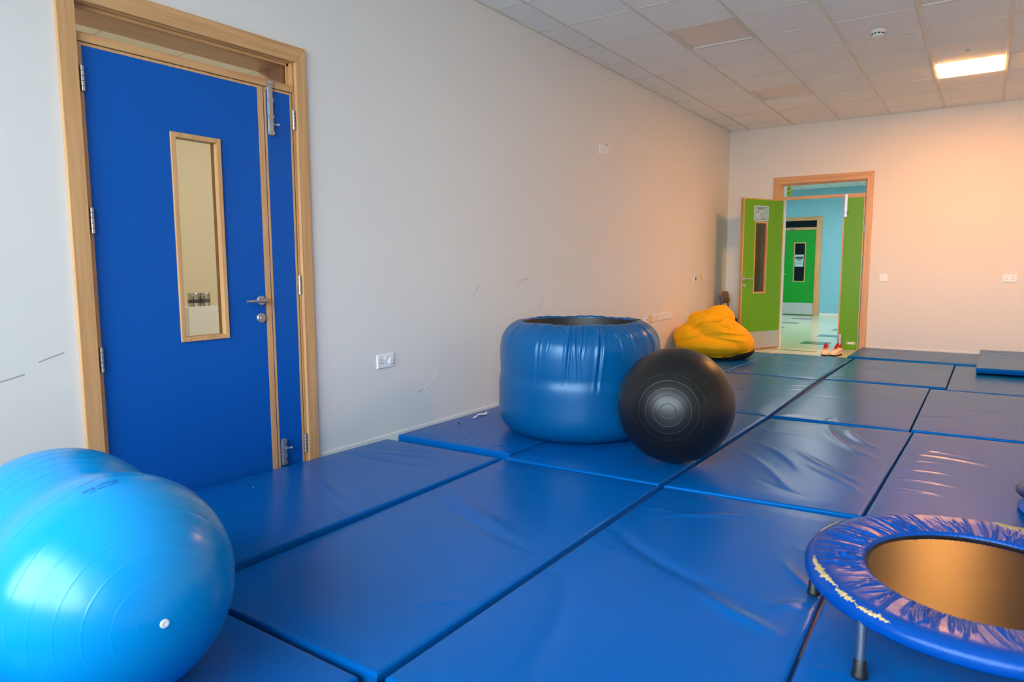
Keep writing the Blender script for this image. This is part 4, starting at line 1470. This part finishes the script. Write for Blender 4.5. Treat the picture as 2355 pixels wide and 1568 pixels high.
BX, BY = .485, 3.83
rt = np.array([.955, .297])     # picture-right direction on the floor, seen from the camera
bk = np.array([-.297, .955])    # away from the camera
sv, sf = ico_like()
blobs = [  # (right, back, up) centre, radii, tilt in the picture plane
    ((0.0, .0, .165), (.455, .42, .185), .0),
    ((.13, .0, .27), (.385, .36, .215), -.50),
    ((-.235, .0, .255), (.235, .30, .165), .10),
    ((-.08, .03, .40), (.245, .26, .170), .10),
    ((-.205, .03, .455), (.100, .15, .085), .0),
    ((.02, .02, .49), (.20, .20, .110), .12),
    ((.055, .03, .570), (.130, .11, .065), .22),
    ((.13, .02, .50), (.13, .18, .10), -.6),
]
m = MB()
for (cr, cb2, cu), (r1, r2, r3), tl in blobs:
    a, b, c = sv[:, 0] * r1, sv[:, 1] * r2, sv[:, 2] * r3
    a2 = a * math.cos(tl) - c * math.sin(tl)
    c2 = a * math.sin(tl) + c * math.cos(tl)
    x = BX + (cr + a2) * rt[0] + (cb2 + b) * bk[0]
    y = BY + (cr + a2) * rt[1] + (cb2 + b) * bk[1]
    z = np.maximum(MT + cu + c2, MT + .0005 + 0 * c2)
    m.add(np.stack([x, y, z], 1), sf)
e = empty('beanbag', (BX, BY, MT))
tag(e, 'yellow slumped beanbag chair in the far left corner', 'beanbag')
tmp = obj('cover', m, 'bean', e, fix=False)
rm = tmp.modifiers.new('remesh', 'REMESH')
rm.mode = 'VOXEL'
rm.voxel_size = .0085
sm = tmp.modifiers.new('smooth', 'SMOOTH')
sm.iterations = 30
sm.factor = .7
dg = bpy.context.evaluated_depsgraph_get()
dg.update()
me2 = bpy.data.meshes.new_from_object(tmp.evaluated_get(dg))
tmp.modifiers.clear()
old = tmp.data
tmp.data = me2
bpy.data.meshes.remove(old)
nvt = len(me2.vertices)
co = np.empty(nvt * 3)
me2.vertices.foreach_get('co', co)
co = co.reshape(-1, 3)
no = np.empty(nvt * 3)
me2.vertices.foreach_get('normal', no)
no = no.reshape(-1, 3)
pr_ = co[:, 0] * rt[0] + co[:, 1] * rt[1]       # right
pu = co[:, 2]
# folds seen from the front: a horizontal seam, pulls fanning from the handle, gathers at the lower right
F = np.stack([pr_, pu], 1)
folds = [((-.30, .245), (-.10, .30), (.04, .345), .008, .007), ((.04, .345), (.20, .315), (.40, .30), .009, .008), ((-.02, .47), (.02, .44), (.10, .47), .010, -.014), ((.16, .43), (.20, .38), (.21, .30), .010, -.010), ((.22, .44), (.26, .38), (.25, .32), .011, .009),
         ((.08, .42), (.14, .39), (.24, .40), .010, .008), ((-.22, .40), (-.12, .42), (-.05, .50), .013, .009), ((-.14, .42), (-.02, .44), (.05, .50), .010, -.009), ((-.30, .36), (-.18, .37), (-.08, .42), .012, -.009), ((.20, .03), (.32, .07), (.44, .11), .008, .006),
         ((.10, .035), (.26, .06), (.42, .08), .008, -.006), ((.30, .02), (.38, .06), (.47, .10), .007, .006), ((-.05, .04), (.12, .05), (.24, .03), .010, .006), ((.0, .28), (.2, .26), (.42, .22), .02, .004), ((-.3, .15), (-.05, .16), (.2, .15), .03, .004),
         ((-.02, .555), (.08, .52), (.18, .55), .012, -.008), ((-.20, .47), (-.1, .49), (.0, .54), .012, .008)]
disp = ridge_field(F, [(a_, b_, c_, w_ * .85, h_ * 2.6) for a_, b_, c_, w_, h_ in folds])
g_ = np.random.default_rng(5)
for k in range(10):
    q = g_.normal(0, 1, 3)
    disp += .0012 * np.sin(co @ (q / np.linalg.norm(q)) * g_.uniform(20, 45) + g_.uniform(0, 6))
co += no * disp[:, None]
co[:, 2] = np.maximum(co[:, 2], .0006)
me2.vertices.foreach_set('co', co.ravel())
me2.polygons.foreach_set('use_smooth', [True] * len(me2.polygons))
me2.update()
# dark base panel showing at the lower right
m = MB()
vs = []
for i in range(25):
    a = -1.15 + 1.75 * i / 24
    for rr_, h in ((.468, .104), (.462, .078), (.440, .048), (.405, .018), (.36, .001)):
        k_ = math.sin(PI * i / 24) ** .35
        rq = .36 + (rr_ - .36) * k_
        x = BX + (.02 + rq * math.cos(a)) * rt[0] + (rq * .93 * math.sin(a)) * bk[0]
        y = BY + (.02 + rq * math.cos(a)) * rt[1] + (rq * .93 * math.sin(a)) * bk[1]
        vs.append((x, y, MT + h * k_ + .0008))
m.add(vs, [(5 * i + j, 5 * i + j + 1, 5 * i + j + 6, 5 * i + j + 5) for i in range(24) for j in range(4)])
obj('base_panel', m, 'beandark', e, smooth=True)
# carry handle: a strap bridging the dimple near the top
def bp(r_, b_, u_):
    return (BX + r_ * rt[0] + b_ * bk[0], BY + r_ * rt[1] + b_ * bk[1], MT + u_)
m = MB()
pts = [(.00, -.235, .425), (.02, -.262, .440), (.05, -.268, .462), (.085, -.255, .485), (.105, -.222, .500)]
vs = []
for r_, b_, u_ in pts:
    vs += [bp(r_ - .018, b_, u_ + .020), bp(r_ + .018, b_, u_ - .020)]
m.add(vs, [(2 * i, 2 * i + 1, 2 * i + 3, 2 * i + 2) for i in range(len(pts) - 1)])
h_ = obj('handle', m, 'bean', e, smooth=True)
so = h_.modifiers.new('solid', 'SOLIDIFY')
so.thickness = .006

# ------------------------------------------------------------------ school chair in the corner, facing right
e = empty('school_chair', (.27, 5.42, ZF))
tag(e, 'school chair with a plywood back and navy tube frame behind the beanbag', 'chair')
cx0, cy0, cy1 = .075, 5.285, 5.60
for y in (cy0 + .015, cy1 - .015):
    obj('back_tube', MB().tube([(.085, y, .735), (.110, y, .62), (.150, y, .42), (.165, y, .36)], .0115, 12), 'chairblue', e, smooth=True)
    obj('leg', MB().tube([(.165, y, .355), (.125, y, .18), (.085, y, ZF + .002)], .0115, 12), 'chairblue', e, smooth=True)
    obj('leg', MB().tube([(.42, y, .362), (.425, y, .2), (.44, y, ZF + .002)], .0115, 12), 'chairblue', e, smooth=True)
    obj('seat_rail', MB().tube([(.155, y, .362), (.425, y, .366)], .0115, 12), 'chairblue', e, smooth=True)
m = MB()
vs = []
for i in range(13):
    s = i / 12
    y = cy0 - .012 + (cy1 - cy0 + .024) * s
    bow = -.018 * math.sin(PI * s)
    rc = .020 * (abs(2 * s - 1) ** 6)
    for z, dx in ((.615 + rc, .012), (.70, .0), (.785 - rc, -.012)):
        vs.append((.112 + bow + dx, y, z))
m.add(vs, [(3 * i + j, 3 * i + j + 1, 3 * i + j + 4, 3 * i + j + 3) for i in range(12) for j in range(2)])
b_ = obj('backrest', m, 'chairwood', e, smooth=True)
so = b_.modifiers.new('solid', 'SOLIDIFY')
so.thickness = .010
obj('seat', MB().box(.155, .465, cy0, cy1, .378, .396), 'chairshaded', e, bevel=.006)

# ------------------------------------------------------------------ trainers on the floor behind the mats
def shoe(name, label, px_, py_, ang_, mirror):
    e_ = empty(name, (px_, py_, ZF))
    tag(e_, label, 'shoe', 'pair of trainers by the green door')
    ca, sa = math.cos(ang_), math.sin(ang_)
    def T(l, w, z):           # l: heel 0 .. toe .28, w: across
        w = w * mirror
        return (px_ + ca * l - sa * w, py_ + sa * l + ca * w, ZF + z)
    def ring(l, wd, z0, z1, n_=20, sq=2.6, off=0):
        out = []
        for k_ in range(n_):
            t_ = 2 * PI * k_ / n_
            c_, s_ = math.cos(t_), math.sin(t_)
            x_ = abs(c_) ** (2 / sq) * np.sign(c_)
            y_ = abs(s_) ** (2 / sq) * np.sign(s_)
            out.append(T(l, off + wd * x_, (z0 + z1) / 2 + (z1 - z0) / 2 * y_))
        return out
    def loft(secs):
        v_, f_ = [], []
        for s_ in secs:
            v_ += ring(*s_)
        n_ = 20
        for i_ in range(len(secs) - 1):
            for k_ in range(n_):
                f_.append((i_ * n_ + k_, i_ * n_ + (k_ + 1) % n_, (i_ + 1) * n_ + (k_ + 1) % n_, (i_ + 1) * n_ + k_))
        f_.append(tuple(range(n_)))
        f_.append(tuple(range((len(secs) - 1) * n_, len(secs) * n_)))
        return MB().add(v_, f_)
    obj('outsole', loft([(-.004, .022, .0, .020), (.02, .034, 0, .024), (.09, .034, .001, .020), (.17, .044, .001, .018), (.235, .043, .004, .022), (.272, .030, .012, .030), (.284, .012, .020, .034)]), 'shoesole', e_, smooth=True)
    obj('midsole', loft([(-.010, .024, .016, .044), (.02, .038, .018, .044), (.09, .036, .017, .038), (.17, .046, .016, .034), (.235, .045, .018, .034), (.274, .031, .026, .040), (.287, .012, .030, .041)]), 'shoe', e_, smooth=True)
    obj('upper', loft([(-.006, .022, .036, .105), (.015, .034, .036, .118), (.06, .036, .034, .108), (.10, .038, .032, .112), (.15, .042, .030, .092), (.19, .043, .028, .070), (.235, .041, .026, .058), (.268, .028, .028, .050), (.281, .012, .032, .044)]), 'shoe', e_, smooth=True)
    obj('collar', loft([(-.010, .016, .085, .128), (.01, .030, .090, .128), (.05, .033, .085, .121), (.085, .030, .090, .126)]), 'shoered', e_, smooth=True)
    obj('tongue', MB().tube([T(.16, 0, .085), T(.12, 0, .112), T(.085, 0, .142), T(.070, 0, .158)], [.020, .022, .020, .012], 12), 'shoered', e_, smooth=True)
    obj('heel_tab', MB().tube([T(-.012, 0, .10), T(-.016, 0, .135), T(-.012, 0, .150)], [.010, .010, .006], 10), 'shoered', e_, smooth=True)
    for l_, z_ in ((.105, .127), (.125, .117), (.145, .106), (.165, .095)):
        obj('lace', MB().tube([T(l_, -.028, z_ - .014), T(l_ + .004, 0, z_ + .004), T(l_, .028, z_ - .014)], .0042, 8), 'shoelace', e_, smooth=True)
    return e_


shoe('trainer', 'left one of the white and red trainers by the green door', 1.500, 5.375, math.radians(-85), 1)
shoe('trainer', 'right one of the white and red trainers, against the narrow door leaf', 1.665, 5.405, math.radians(-104), -1)

# ------------------------------------------------------------------ crumbs and a torn scrap on the mats
m = MB()
pts = [(.142, -.500), (.136, -.455), (.122, -.410), (.128, -.372), (.135, -.335), (.120, -.305)]
wd = [.010, .008, .010, .022, .024, .012]
hh = [.002, .004, .010, .006, .004, .012]
vs = []
for (x, y), w, h in zip(pts, wd, hh):
    vs += [(x - w * .7, y, .0492 + h), (x, y, .0492 + h + .006), (x + w * .7, y, .0492 + h)]
m.add(vs, [(3 * i + j, 3 * i + j + 1, 3 * i + j + 4, 3 * i + j + 3) for i in range(5) for j in range(2)])
o = obj('plastic_scrap', m, 'white', origin=(.13, -.40, .05), smooth=True)
so = o.modifiers.new('solid', 'SOLIDIFY')
so.thickness = .002
tag(o, 'small crumpled white plastic scrap on the mat by the left wall', 'litter')


def crumb(label, x, y, z, r, mat):
    m_ = MB()
    g2 = np.random.default_rng(int(abs(x * 1000)))
    v_, f_ = ico_like(10, 7)
    v_ = v_ * (1 + .18 * np.sin(v_ @ np.array([3.1, 4.7, 2.3]))[:, None])
    m_.add(v_ * np.array([r, r * .7, r * .45]) + np.array([x, y, z + r * .43]), f_)
    tag(obj('crumb', m_, mat, origin=(x, y, z), smooth=True), label, 'litter')


crumb('dark crumb on the mat in front of the blue door', .614, -2.627, .0655, .008, 'beandark')
crumb('black crumb on the mat near the white plastic scrap', .157, -.686, .0485, .009, 'black')
crumb('tiny white crumb on the mat close to the blue door', .233, -2.406, .066, .0035, 'white')
